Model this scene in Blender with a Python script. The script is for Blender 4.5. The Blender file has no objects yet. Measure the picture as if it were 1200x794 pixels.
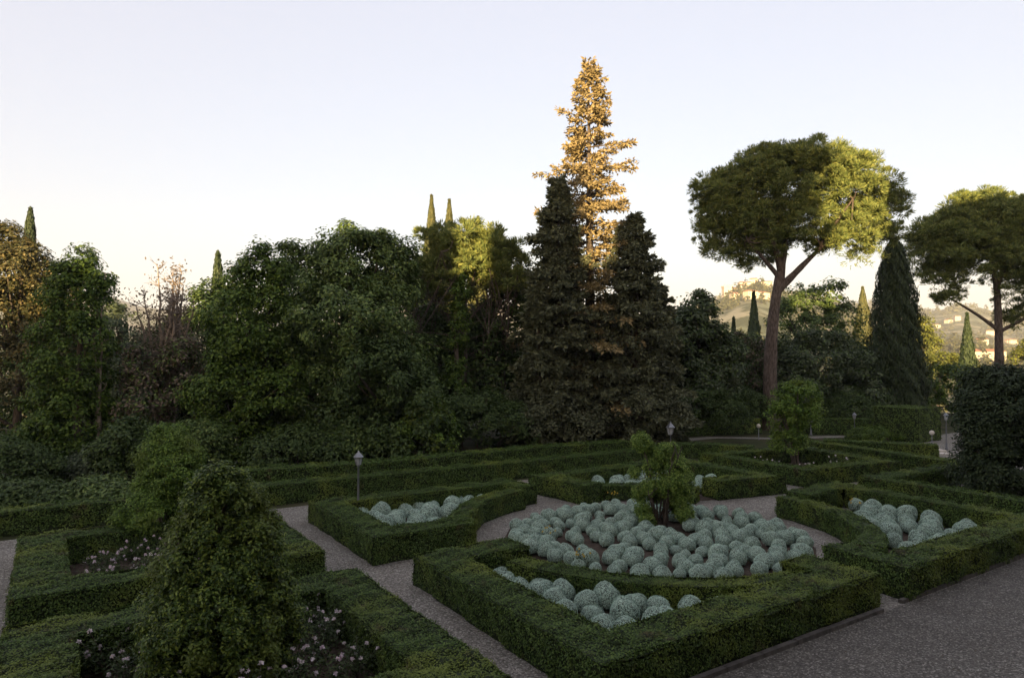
import bpy, math
import numpy as np
from math import radians as R

SC = bpy.context.scene
COL = SC.collection
rng = np.random.default_rng(7)

# ------------------------------------------------------------------ camera
CAM_H, FPX, HOR = 4.75, 800.0, 422.0
PITCH = math.atan((397 - HOR) / FPX)
cd = bpy.data.cameras.new('camera'); cam = bpy.data.objects.new('camera', cd); COL.objects.link(cam)
cam.location = (0, 0, CAM_H); cam.rotation_euler = (R(90) - PITCH, 0, 0)
cd.sensor_width = 36; cd.lens = 36 * FPX / 1200; cd.clip_end = 30000; cd.clip_start = 0.05
SC.camera = cam

def ray(px, py):
    u = (px - 600) / FPX; v = -(py - 397) / FPX
    return np.array([u, math.cos(PITCH) + v * math.sin(PITCH), v * math.cos(PITCH) - math.sin(PITCH)])
def gp(px, py, z=0.0):
    """place on the level z that the photograph shows at px, py"""
    d = ray(px, py); t = (z - CAM_H) / d[2]
    return np.array([d[0] * t, d[1] * t])
def at(px, py, D):
    d = ray(px, py); t = D / d[1]
    return np.array([d[0] * t, D, CAM_H + d[2] * t])

# ------------------------------------------------------------------ sun and sky
SUN_AZ, SUN_EL = R(12), R(6)       # light travels towards +y and a little +x
LD = np.array([math.sin(SUN_AZ) * math.cos(SUN_EL), math.cos(SUN_AZ) * math.cos(SUN_EL), -math.sin(SUN_EL)])
w = bpy.data.worlds.new('World'); SC.world = w; w.use_nodes = True
nt = w.node_tree; bg = nt.nodes['Background']
sky = nt.nodes.new('ShaderNodeTexSky'); sky.sky_type = 'NISHITA'; sky.sun_disc = False
sky.sun_elevation = SUN_EL; sky.sun_rotation = math.pi + SUN_AZ
sky.air_density = 1.0; sky.dust_density = 2.5; sky.ozone_density = 1.0
veil = nt.nodes.new('ShaderNodeMix'); veil.data_type = 'RGBA'; veil.inputs[0].default_value = .68      # thin even evening veil in front of the blue
veil.inputs[7].default_value = (1.70, 1.61, 1.74, 1)
nt.links.new(sky.outputs[0], veil.inputs[6]); nt.links.new(veil.outputs[2], bg.inputs[0]); bg.inputs[1].default_value = 0.10
sl = bpy.data.lights.new('sun', 'SUN'); sl.energy = 5.0; sl.angle = R(0.5); sl.color = (1.0, 0.71, 0.35)
so = bpy.data.objects.new('sun', sl); COL.objects.link(so)
from mathutils import Vector, noise as mnoise
so.rotation_euler = Vector(LD).to_track_quat('-Z', 'Y').to_euler(); so.location = (-20, -60, 40)
SC.view_settings.view_transform = 'Standard'; SC.view_settings.look = 'None'
SC.view_settings.gamma = 1; SC.view_settings.exposure = 2.36
SC.view_settings.use_white_balance = True; SC.view_settings.white_balance_temperature = 6500; SC.view_settings.white_balance_tint = 12
SC.cycles.use_denoising = True
SC.cycles.max_bounces = 6; SC.cycles.diffuse_bounces = 3; SC.cycles.transmission_bounces = 4
SC.cycles.volume_bounces = 0; SC.cycles.transparent_max_bounces = 4

# ------------------------------------------------------------------ mesh helpers
class MB:
    def __init__(s): s.v = []; s.f = []; s.m = []; s.s = []; s.n = 0
    def add(s, v, f, m=0, smooth=False):
        v = np.asarray(v, float).reshape(-1, 3); f = np.asarray(f, int).reshape(-1, 4)
        s.v.append(v); s.f.append(f + s.n); s.n += len(v)
        s.m.append(np.full(len(f), m)); s.s.append(np.full(len(f), smooth))
        return s
    def mesh(s, name, mats, origin=None):
        v = np.concatenate(s.v); f = np.concatenate(s.f)
        if origin is not None: v = v - np.asarray(origin, float)
        me = bpy.data.meshes.new(name)
        me.vertices.add(len(v)); me.vertices.foreach_set('co', v.astype(np.float32).ravel())
        me.loops.add(len(f) * 4); me.loops.foreach_set('vertex_index', f.astype(np.int32).ravel())
        me.polygons.add(len(f)); me.polygons.foreach_set('loop_start', np.arange(0, len(f) * 4, 4, dtype=np.int32))
        for mt in mats: me.materials.append(mt)
        me.polygons.foreach_set('material_index', np.concatenate(s.m).astype(np.int32))
        me.polygons.foreach_set('use_smooth', np.concatenate(s.s))
        me.update(calc_edges=True)
        return me
def link(name, me, parent=None, loc=None):
    o = bpy.data.objects.new(name, me); COL.objects.link(o)
    if parent is not None: o.parent = parent
    if loc is not None: o.location = loc
    return o
def tag(o, label=None, cat=None, group=None, kind=None):
    if label: o['label'] = label
    if cat: o['category'] = cat
    if group: o['group'] = group
    if kind: o['kind'] = kind
    return o
def thing(name, label, cat, loc=(0, 0, 0), group=None, rz=0):
    o = bpy.data.objects.new(name, None); COL.objects.link(o); o.location = loc; o.rotation_euler = (0, 0, rz)
    o.empty_display_size = 0.3
    return tag(o, label, cat, group)
def copy_tree(o, parent=None):
    c = o.copy(); COL.objects.link(c)
    if parent is not None: c.parent = parent
    for ch in list(o.children): copy_tree(ch, c)
    return c

def unit(a): return a / np.maximum(np.linalg.norm(a, axis=-1, keepdims=True), 1e-9)
def rdir(n): return unit(rng.normal(size=(n, 3)))
def cards(mb, p, nrm, L, W, m=0, along=None, jit=0.35, fold=0.15):
    """leaf shaped four-cornered faces; L, W scalar or array; along: preferred tip direction"""
    n = len(p)
    if n == 0: return
    L = np.broadcast_to(L, n) * rng.uniform(0.65, 1.3, n); W = np.broadcast_to(W, n) * rng.uniform(0.7, 1.25, n)
    nrm = unit(nrm + rdir(n) * jit)
    t = rdir(n) if along is None else along + rdir(n) * jit
    t = unit(t - nrm * (t * nrm).sum(1, keepdims=True)); s = np.cross(nrm, t)
    L = L[:, None]; W = W[:, None]
    v = np.stack([p, p + t * L * .45 + s * W * .5 + nrm * W * fold, p + t * L, p + t * L * .45 - s * W * .5 + nrm * W * fold], 1)
    mb.add(v.reshape(-1, 3), np.arange(n * 4).reshape(-1, 4), m)
def tube(mb, path, rad, k=7, m=0, rough=0.0):
    path = np.asarray(path, float); n = len(path); rad = np.broadcast_to(rad, n)
    tan = unit(np.gradient(path, axis=0))
    ref = np.array([0.31, 0.87, 0.05]) if abs(tan[:, 2]).mean() > .6 else np.array([0.05, 0.1, 1.0])
    a = unit(np.cross(tan, ref)); b = np.cross(tan, a)
    th = np.linspace(0, 2 * math.pi, k, endpoint=False)
    rr = rad[:, None] * (1 + rough * rng.normal(size=(n, k)))
    v = path[:, None] + (np.cos(th)[None, :, None] * a[:, None] + np.sin(th)[None, :, None] * b[:, None]) * rr[..., None]
    i = np.arange(n - 1)[:, None] * k; j = np.arange(k)[None]; j2 = (j + 1) % k
    f = np.stack([i + j, i + j2, i + k + j2, i + k + j], -1).reshape(-1, 4)
    mb.add(v.reshape(-1, 3), f, m, True)
def bez(a, b, c, n=8):
    t = np.linspace(0, 1, n)[:, None]; a, b, c = map(np.asarray, (a, b, c))
    return (1 - t) ** 2 * a + 2 * t * (1 - t) * b + t * t * c
def lathe(mb, prof, k=12, c=(0, 0, 0), m=0, smooth=True, sq=None):
    prof = np.asarray(prof, float); n = len(prof)
    th = np.linspace(0, 2 * math.pi, k, endpoint=False) + (math.pi / k if sq else 0)
    v = np.stack([prof[:, :1] * np.cos(th), prof[:, :1] * np.sin(th), np.repeat(prof[:, 1:], k, 1)], -1) + np.asarray(c)
    i = np.arange(n - 1)[:, None] * k; j = np.arange(k)[None]; j2 = (j + 1) % k
    mb.add(v.reshape(-1, 3), np.stack([i + j, i + j2, i + k + j2, i + k + j], -1).reshape(-1, 4), m, smooth)
BOXF = [[0, 3, 2, 1], [4, 5, 6, 7], [0, 1, 5, 4], [1, 2, 6, 5], [2, 3, 7, 6], [3, 0, 4, 7]]
def box(mb, x0, x1, y0, y1, z0, z1, m=0):
    mb.add([[x0, y0, z0], [x1, y0, z0], [x1, y1, z0], [x0, y1, z0], [x0, y0, z1], [x1, y0, z1], [x1, y1, z1], [x0, y1, z1]], BOXF, m)

# ------------------------------------------------------------------ materials
def node_mat(name):
    m = bpy.data.materials.new(name); m.use_nodes = True
    return m, m.node_tree, m.node_tree.nodes['Principled BSDF']
def ramp(nt, stops):
    r = nt.nodes.new('ShaderNodeValToRGB'); e = r.color_ramp.elements
    while len(e) < len(stops): e.new(0.5)
    for k, (p, c) in enumerate(stops): e[k].position = p; e[k].color = (*c, 1)
    return r
def leaf_mat(name, cols, patch=None, worn=None, trans=0.25, rough=0.55, pscale=0.5, spec=0.22):
    m, nt, b = node_mat(name)
    g = nt.nodes.new('ShaderNodeNewGeometry')
    r = ramp(nt, [(k / (len(cols) - 1), c) for k, c in enumerate(cols)])
    nt.links.new(g.outputs['Random Per Island'], r.inputs[0])
    c = r.outputs[0]
    tc = nt.nodes.new('ShaderNodeTexCoord'); no = nt.nodes.new('ShaderNodeTexNoise'); no.inputs['Scale'].default_value = pscale
    no.inputs['Detail'].default_value = 3
    nt.links.new(tc.outputs['Object'], no.inputs['Vector'])
    if patch:
        rp = ramp(nt, [(0.50, (0, 0, 0)), (0.68, (1, 1, 1))]); nt.links.new(no.outputs[0], rp.inputs[0])
        mx = nt.nodes.new('ShaderNodeMix'); mx.data_type = 'RGBA'
        nt.links.new(rp.outputs[0], mx.inputs[0]); nt.links.new(c, mx.inputs[6]); mx.inputs[7].default_value = (*patch, 1)
        c = mx.outputs[2]
    if worn:
        n2 = nt.nodes.new('ShaderNodeTexNoise'); n2.inputs['Scale'].default_value = 2.4; n2.inputs['Detail'].default_value = 5
        nt.links.new(tc.outputs['Object'], n2.inputs['Vector'])
        r3 = ramp(nt, [(.62, (0, 0, 0)), (.72, (.8, .8, .8))]); nt.links.new(n2.outputs[0], r3.inputs[0])
        m3 = nt.nodes.new('ShaderNodeMix'); m3.data_type = 'RGBA'; nt.links.new(r3.outputs[0], m3.inputs[0]); nt.links.new(c, m3.inputs[6]); m3.inputs[7].default_value = (*worn, 1); c = m3.outputs[2]
    nt.links.new(c, b.inputs['Base Color']); b.inputs['Roughness'].default_value = rough
    b.inputs['Specular IOR Level'].default_value = spec
    if trans:
        t = nt.nodes.new('ShaderNodeBsdfTranslucent'); nt.links.new(c, t.inputs[0])
        ms = nt.nodes.new('ShaderNodeMixShader'); ms.inputs[0].default_value = trans
        nt.links.new(b.outputs[0], ms.inputs[1]); nt.links.new(t.outputs[0], ms.inputs[2])
        nt.links.new(ms.outputs[0], nt.nodes['Material Output'].inputs[0])
    return m
def noise_mat(name, stops, scale=5, detail=6, rough=0.85, bump=0.3, coord='Object', dist=0.02, second=None, stretch=None):
    m, nt, b = node_mat(name)
    tc = nt.nodes.new('ShaderNodeTexCoord'); no = nt.nodes.new('ShaderNodeTexNoise')
    no.inputs['Scale'].default_value = scale; no.inputs['Detail'].default_value = detail
    src = tc.outputs[coord]
    if stretch:
        mp = nt.nodes.new('ShaderNodeMapping'); mp.inputs['Scale'].default_value = stretch
        nt.links.new(src, mp.inputs[0]); src = mp.outputs[0]
    nt.links.new(src, no.inputs['Vector'])
    r = ramp(nt, stops); nt.links.new(no.outputs[0], r.inputs[0]); c = r.outputs[0]
    if second:
        n2 = nt.nodes.new('ShaderNodeTexNoise'); n2.inputs['Scale'].default_value = second[0]; nt.links.new(tc.outputs[coord], n2.inputs['Vector'])
        r2 = ramp(nt, second[1]); nt.links.new(n2.outputs[0], r2.inputs[0])
        mx = nt.nodes.new('ShaderNodeMix'); mx.data_type = 'RGBA'; mx.blend_type = 'MULTIPLY'; mx.inputs[0].default_value = 1
        nt.links.new(c, mx.inputs[6]); nt.links.new(r2.outputs[0], mx.inputs[7]); c = mx.outputs[2]
    nt.links.new(c, b.inputs['Base Color']); b.inputs['Roughness'].default_value = rough
    b.inputs['Specular IOR Level'].default_value = 0.25
    if bump:
        bp = nt.nodes.new('ShaderNodeBump'); bp.inputs['Strength'].default_value = bump; bp.inputs['Distance'].default_value = dist
        nt.links.new(no.outputs[0], bp.inputs['Height']); nt.links.new(bp.outputs[0], b.inputs['Normal'])
    return m
def flat_mat(name, c, rough=0.5, metal=0.0):
    m, nt, b = node_mat(name)
    tc = nt.nodes.new('ShaderNodeTexCoord'); no = nt.nodes.new('ShaderNodeTexNoise'); no.inputs['Scale'].default_value = 9
    nt.links.new(tc.outputs['Object'], no.inputs['Vector'])
    r = ramp(nt, [(0.3, tuple(x * .8 for x in c)), (0.7, c)]); nt.links.new(no.outputs[0], r.inputs[0])
    nt.links.new(r.outputs[0], b.inputs['Base Color'])
    b.inputs['Roughness'].default_value = rough; b.inputs['Metallic'].default_value = metal
    return m
def gravel_mat(name, stops, scale=28):
    m, nt, b = node_mat(name)
    tc = nt.nodes.new('ShaderNodeTexCoord')
    vo = nt.nodes.new('ShaderNodeTexVoronoi'); vo.inputs['Scale'].default_value = scale
    nt.links.new(tc.outputs['Object'], vo.inputs['Vector'])
    sp = nt.nodes.new('ShaderNodeSeparateColor'); nt.links.new(vo.outputs['Color'], sp.inputs[0])
    r = ramp(nt, stops); nt.links.new(sp.outputs[0], r.inputs[0])
    no = nt.nodes.new('ShaderNodeTexNoise'); no.inputs['Scale'].default_value = 0.9; no.inputs['Detail'].default_value = 6
    nt.links.new(tc.outputs['Object'], no.inputs['Vector'])
    r2 = ramp(nt, [(0.3, (0.72, 0.70, 0.68)), (0.7, (1, 1, 1))]); nt.links.new(no.outputs[0], r2.inputs[0])
    mx = nt.nodes.new('ShaderNodeMix'); mx.data_type = 'RGBA'; mx.blend_type = 'MULTIPLY'; mx.inputs[0].default_value = 1
    nt.links.new(r.outputs[0], mx.inputs[6]); nt.links.new(r2.outputs[0], mx.inputs[7])
    nt.links.new(mx.outputs[2], b.inputs['Base Color']); b.inputs['Roughness'].default_value = 0.8
    bp = nt.nodes.new('ShaderNodeBump'); bp.inputs['Strength'].default_value = 0.9; bp.inputs['Distance'].default_value = 0.015
    bp.invert = True
    nt.links.new(vo.outputs['Distance'], bp.inputs['Height']); nt.links.new(bp.outputs[0], b.inputs['Normal'])
    return m

M = {}
M['hedge'] = leaf_mat('box_hedge_leaf', [(.028, .052, .014), (.054, .100, .022), (.078, .132, .028), (.115, .175, .038)], patch=(.15, .195, .034), worn=(.070, .052, .026), pscale=0.8, trans=.18)
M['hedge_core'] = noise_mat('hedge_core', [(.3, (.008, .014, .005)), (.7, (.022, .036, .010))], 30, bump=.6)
M['laurel'] = leaf_mat('broad_leaf_bright', [(0.046, 0.086, 0.019), (0.086, 0.158, 0.028), (0.132, 0.223, 0.037), (0.209, 0.302, 0.051)], patch=(.13, .175, .03), pscale=.9)
M['glossy'] = leaf_mat('glossy_bush_leaf', [(0.025, 0.049, 0.013), (0.052, 0.095, 0.018), (0.095, 0.151, 0.027), (0.216, 0.277, 0.046)], patch=(.11, .145, .024), pscale=.9, rough=.38)
M['oak'] = leaf_mat('oak_leaf', [(0.040, 0.070, 0.022), (0.073, 0.121, 0.032), (0.112, 0.171, 0.046), (0.182, 0.239, 0.070)], pscale=.3, rough=.42)
M['ivy'] = leaf_mat('ivy_leaf', [(0.030, 0.060, 0.012), (0.053, 0.100, 0.016), (0.083, 0.136, 0.020), (0.121, 0.181, 0.030)], pscale=.5)
M['dark'] = leaf_mat('dark_evergreen_leaf', [(0.028, 0.054, 0.017), (0.054, 0.089, 0.026), (0.086, 0.127, 0.036)], pscale=.4)
M['olive'] = leaf_mat('grey_olive_leaf', [(0.050, 0.073, 0.043), (0.085, 0.115, 0.064), (0.136, 0.169, 0.098)], pscale=.5)
M['conifer'] = leaf_mat('conifer_needle_lit', [(.125, .105, .05), (.22, .172, .08), (.31, .24, .12)], pscale=.4, trans=.12)  # sunlit gold is put into this needle colour
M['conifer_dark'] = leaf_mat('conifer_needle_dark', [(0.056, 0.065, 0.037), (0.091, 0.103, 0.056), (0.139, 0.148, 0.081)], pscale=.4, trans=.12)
M['cypress'] = leaf_mat('cypress_scale_leaf', [(0.016, 0.030, 0.014), (0.030, 0.049, 0.020), (0.047, 0.067, 0.025)], pscale=.6, trans=.1)
M['sunlit_oak'] = leaf_mat('sunlit_oak_leaf', [(.028, .036, .016), (.060, .064, .026), (.105, .098, .040), (.19, .155, .065)], pscale=.3, rough=.42)  # oak leaf copy, its colour warmed to stand for sunlit gold tips
M['lit_cypress'] = leaf_mat('cypress_lit_leaf', [(.040, .050, .018), (.070, .075, .026), (.10, .10, .035)], pscale=.6, trans=.1)  # lit copy of the cypress leaf, low sunlight put into its colour
M['block'] = leaf_mat('clipped_block_leaf', [(.055, .092, .024), (.092, .142, .034), (.135, .19, .045)], pscale=.8)
M['pine'] = leaf_mat('stone_pine_needle', [(.072, .108, .034), (.138, .175, .050), (.235, .25, .07)], pscale=.3, trans=.15)
M['dry'] = leaf_mat('dry_leaf', [(.070, .056, .042), (.120, .096, .070), (.175, .142, .108)], pscale=.5, trans=.15)
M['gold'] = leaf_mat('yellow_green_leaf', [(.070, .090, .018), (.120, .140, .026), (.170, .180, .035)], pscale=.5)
M['santo'] = leaf_mat('silver_leaf', [(0.193, 0.294, 0.244), (0.349, 0.486, 0.411), (0.506, 0.666, 0.571), (0.662, 0.819, 0.714)], pscale=3, trans=.1, rough=.7)
M['santo_core'] = noise_mat('silver_cushion_gap_shade', [(.3, (.05, .065, .055)), (.7, (.11, .135, .115))], 40, bump=.6)  # dark core colour stands for shade in the gaps between leaves
M['rose_leaf'] = leaf_mat('rose_leaf', [(0.024, 0.043, 0.017), (0.048, 0.074, 0.026), (0.072, 0.102, 0.038)], pscale=2)
M['petal'] = leaf_mat('pink_petal', [(.56, .42, .50), (.70, .58, .66), (.80, .74, .78)], pscale=2, trans=.3)
M['petal_white'] = leaf_mat('white_petal', [(.62, .52, .58), (.78, .70, .74), (.86, .82, .84)], pscale=2, trans=.3)
M['petal_yellow'] = leaf_mat('yellow_petal', [(.55, .40, .05), (.68, .50, .06)], pscale=2)
M['bark'] = noise_mat('grey_brown_bark', [(.3, (.035, .028, .022)), (.55, (.085, .068, .055)), (.8, (.15, .125, .105))], 6, 8, .9, .8, stretch=(3, 3, .7), dist=.05)
M['pine_bark'] = noise_mat('pine_bark', [(.30, (.040, .031, .027)), (.5, (.090, .070, .060)), (.75, (.165, .135, .118))], 4, 8, .9, .9, stretch=(3, 3, .8), dist=.06)
M['pale_bark'] = noise_mat('pale_bark', [(.3, (.16, .125, .10)), (.7, (.34, .28, .23))], 8, 6, .85, .5, stretch=(3, 3, .6))
M['soil'] = noise_mat('bed_soil', [(.3, (.030, .022, .016)), (.6, (.070, .052, .040)), (.8, (.13, .10, .08))], 9, 10, .95, .8, dist=.05)
M['gravel'] = gravel_mat('path_gravel', [(0, (.075, .069, .060)), (.5, (.165, .155, .133)), (.8, (.27, .255, .235)), (1, (.42, .405, .365))], 36)
M['road'] = gravel_mat('drive_gravel', [(0, (.035, .032, .028)), (.5, (.076, .071, .060)), (.85, (.15, .14, .13)), (1, (.30, .29, .265))], 42)
M['stone'] = noise_mat('edging_stone', [(.3, (.05, .046, .043)), (.7, (.12, .112, .104))], 7, 8, .9, .5)
M['pale_stone'] = noise_mat('pale_stone', [(.3, (.42, .39, .35)), (.7, (.62, .58, .53))], 5, 8, .85, .4)
M['iron'] = flat_mat('grey_iron', (.17, .18, .20), .5, .3)
M['cap'] = flat_mat('lamp_cap_metal', (.22, .235, .26), .35, .6)
mg, nt, b = node_mat('lamp_glass'); b.inputs['Base Color'].default_value = (.5, .53, .56, 1); b.inputs['Roughness'].default_value = .15
b.inputs['Transmission Weight'].default_value = .35; M['glass'] = mg
M['wall'] = noise_mat('villa_plaster', [(.3, (.22, .165, .10)), (.7, (.30, .23, .15))], 2, 8, .9, .2)
M['tile'] = noise_mat('clay_roof_tile', [(.3, (.20, .085, .045)), (.7, (.36, .17, .095))], 3, 8, .85, .4, stretch=(1, 6, 1))
M['shutter'] = flat_mat('shutter_green', (.05, .09, .06), .6)
mw, nt, b = node_mat('window_glass'); b.inputs['Base Color'].default_value = (.02, .025, .03, 1); b.inputs['Roughness'].default_value = .08; M['pane'] = mw
M['house_wall'] = noise_mat('house_plaster', [(.3, (.34, .29, .23)), (.7, (.48, .42, .34))], .4, 4, .9, 0)

# ------------------------------------------------------------------ terrain
def terrain(x, y):
    x = np.asarray(x, float); y = np.asarray(y, float)
    r = np.hypot(x, y); az = np.degrees(np.arctan2(x, y))
    ss = lambda a, b, t: (lambda q: q * q * (3 - 2 * q))(np.clip((t - a) / (b - a), 0, 1))
    z = -16 * ss(66, 210, r) * np.where(y > 0, 1, 0.0)
    front = ss(-100, -60, az) * (1 - ss(60, 100, az))
    wob = lambda k, p: np.sin(np.radians(az) * k + p)
    hill = 106 * np.exp(-((az - 18.5) / 5.5) ** 2) + 50 * np.exp(-((az - 27) / 6) ** 2) + 22 + 7 * wob(31, 1) + 4 * wob(77, .4)
    z = z + front * hill * ss(260, 1150, r) ** 1.25
    far = 150 + 34 * wob(11, 2.2) + 18 * wob(23, .5) + 7 * wob(61, 3)
    z = z + front * far * ss(1250, 2350, r) * (1 - .35 * ss(2, 20, az))
    z = z + np.where(r > 230, 1, 0) * front * 1.3 * (np.sin(x * .021 + y * .013) + np.sin(x * .011 - y * .027))
    return z
th = np.concatenate([np.linspace(-180, -50, 27)[:-1], np.linspace(-50, 50, 201), np.linspace(50, 180, 27)[1:-1]])
rr = np.concatenate([[0.02], np.linspace(4, 70, 23), np.geomspace(75, 3300, 110)])
A, B_ = np.meshgrid(np.radians(th), rr)
X, Y = B_ * np.sin(A), B_ * np.cos(A); Z = terrain(X, Y)
k = len(th); i = np.arange(len(rr) - 1)[:, None] * k; j = np.arange(k)[None]; j2 = (j + 1) % k
mb = MB(); mb.add(np.stack([X, Y, Z], -1), np.stack([i + j, i + k + j, i + k + j2, i + j2], -1), 0, True)
gm, nt, b = node_mat('ground_earth_and_fields')
tc = nt.nodes.new('ShaderNodeTexCoord')
n1 = nt.nodes.new('ShaderNodeTexNoise'); n1.inputs['Scale'].default_value = .5; n1.inputs['Detail'].default_value = 8
nt.links.new(tc.outputs['Object'], n1.inputs['Vector'])
near = ramp(nt, [(.3, (.022, .022, .012)), (.5, (.035, .042, .018)), (.75, (.070, .060, .034))]); nt.links.new(n1.outputs[0], near.inputs[0])
vo = nt.nodes.new('ShaderNodeTexVoronoi'); vo.inputs['Scale'].default_value = .011; nt.links.new(tc.outputs['Object'], vo.inputs['Vector'])
sp = nt.nodes.new('ShaderNodeSeparateColor'); nt.links.new(vo.outputs['Color'], sp.inputs[0])
fld = ramp(nt, [(0, (.080, .095, .055)), (.3, (.19, .18, .13)), (.6, (.11, .13, .08)), (.8, (.29, .26, .21)), (1, (.14, .155, .11))]); nt.links.new(sp.outputs[0], fld.inputs[0])
wn = nt.nodes.new('ShaderNodeTexNoise'); wn.inputs['Scale'].default_value = .016; wn.inputs['Detail'].default_value = 9; wn.inputs['Roughness'].default_value = .65
nt.links.new(tc.outputs['Object'], wn.inputs['Vector'])
wr = ramp(nt, [(.47, (0, 0, 0)), (.53, (1, 1, 1))]); nt.links.new(wn.outputs[0], wr.inputs[0])
wm = nt.nodes.new('ShaderNodeMix'); wm.data_type = 'RGBA'; nt.links.new(wr.outputs[0], wm.inputs[0]); nt.links.new(fld.outputs[0], wm.inputs[6]); wm.inputs[7].default_value = (.05, .06, .03, 1)
ln = nt.nodes.new('ShaderNodeVectorMath'); ln.operation = 'LENGTH'; nt.links.new(tc.outputs['Object'], ln.inputs[0])
mr = nt.nodes.new('ShaderNodeMapRange'); mr.inputs[1].default_value = 90; mr.inputs[2].default_value = 220; nt.links.new(ln.outputs['Value'], mr.inputs[0])
mx = nt.nodes.new('ShaderNodeMix'); mx.data_type = 'RGBA'
nt.links.new(mr.outputs[0], mx.inputs[0]); nt.links.new(near.outputs[0], mx.inputs[6]); nt.links.new(wm.outputs[2], mx.inputs[7])
nt.links.new(mx.outputs[2], b.inputs['Base Color']); b.inputs['Roughness'].default_value = .95; b.inputs['Specular IOR Level'].default_value = .1
tag(link('ground', mb.mesh('ground', [gm])), kind='structure')

def sheet(name, poly, z, mat, kind='structure'):
    """flat sheet from a quad-strip-able outline: list of (left, right) point pairs"""
    mb = MB(); v = []; f = []
    for a, c in poly: v += [[a[0], a[1], z], [c[0], c[1], z]]
    for q in range(len(poly) - 1): f.append([2 * q, 2 * q + 1, 2 * q + 3, 2 * q + 2])
    mb.add(v, f)
    o = link(name, mb.mesh(name, [mat])); return tag(o, kind=kind)
bdir = np.array([.836, .549]); adir = np.array([.549, -.836])
# gravel of the parterre: everything in front of the long back hedge
p0 = gp(310, 600)
sheet('gravel_path', [(p0 - bdir * 16 + adir * 40, p0 - bdir * 16 + adir * -.3), (p0 + bdir * 16 + adir * 40, p0 + bdir * 16 - adir * .3),
                      (p0 + bdir * 22 + adir * 40, p0 + bdir * 22 + adir * .6), (p0 + bdir * 48 + adir * 40, p0 + bdir * 48 + adir * .6)], .004, M['gravel'])
# drive in front of the villa
k0 = gp(833, 794); k1 = gp(1033, 717.5)
kd = unit((k1 - k0)[None])[0]; kn = np.array([kd[1], -kd[0]])
sheet('gravel_drive', [(k0 - kd * 16 + kn * .02, k0 - kd * 16 + kn * 14), (k0 + kd * 34 + kn * .02, k0 + kd * 34 + kn * 14)], .009, M['road'])
# pale curved path by the far hedges
def strip(name, pts, wid, z, mat):
    pts = [np.array(p) for p in pts]; out = []
    for q, p in enumerate(pts):
        t = pts[min(q + 1, len(pts) - 1)] - pts[max(q - 1, 0)]; n = np.array([-t[1], t[0]]) / np.linalg.norm(t)
        out.append((p + n * wid / 2, p - n * wid / 2))
    return sheet(name, out, z, mat)
M['pale_gravel'] = gravel_mat('pale_gravel', [(0, (.24, .225, .21)), (.5, (.36, .34, .32)), (1, (.55, .52, .5))], 22)
strip('garden_path', [gp(780, 520), gp(800, 515.5), gp(835, 512.5), gp(872, 513), gp(915, 514), gp(960, 512), gp(1010, 511)], 1.0, .013, M['gravel'])

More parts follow.
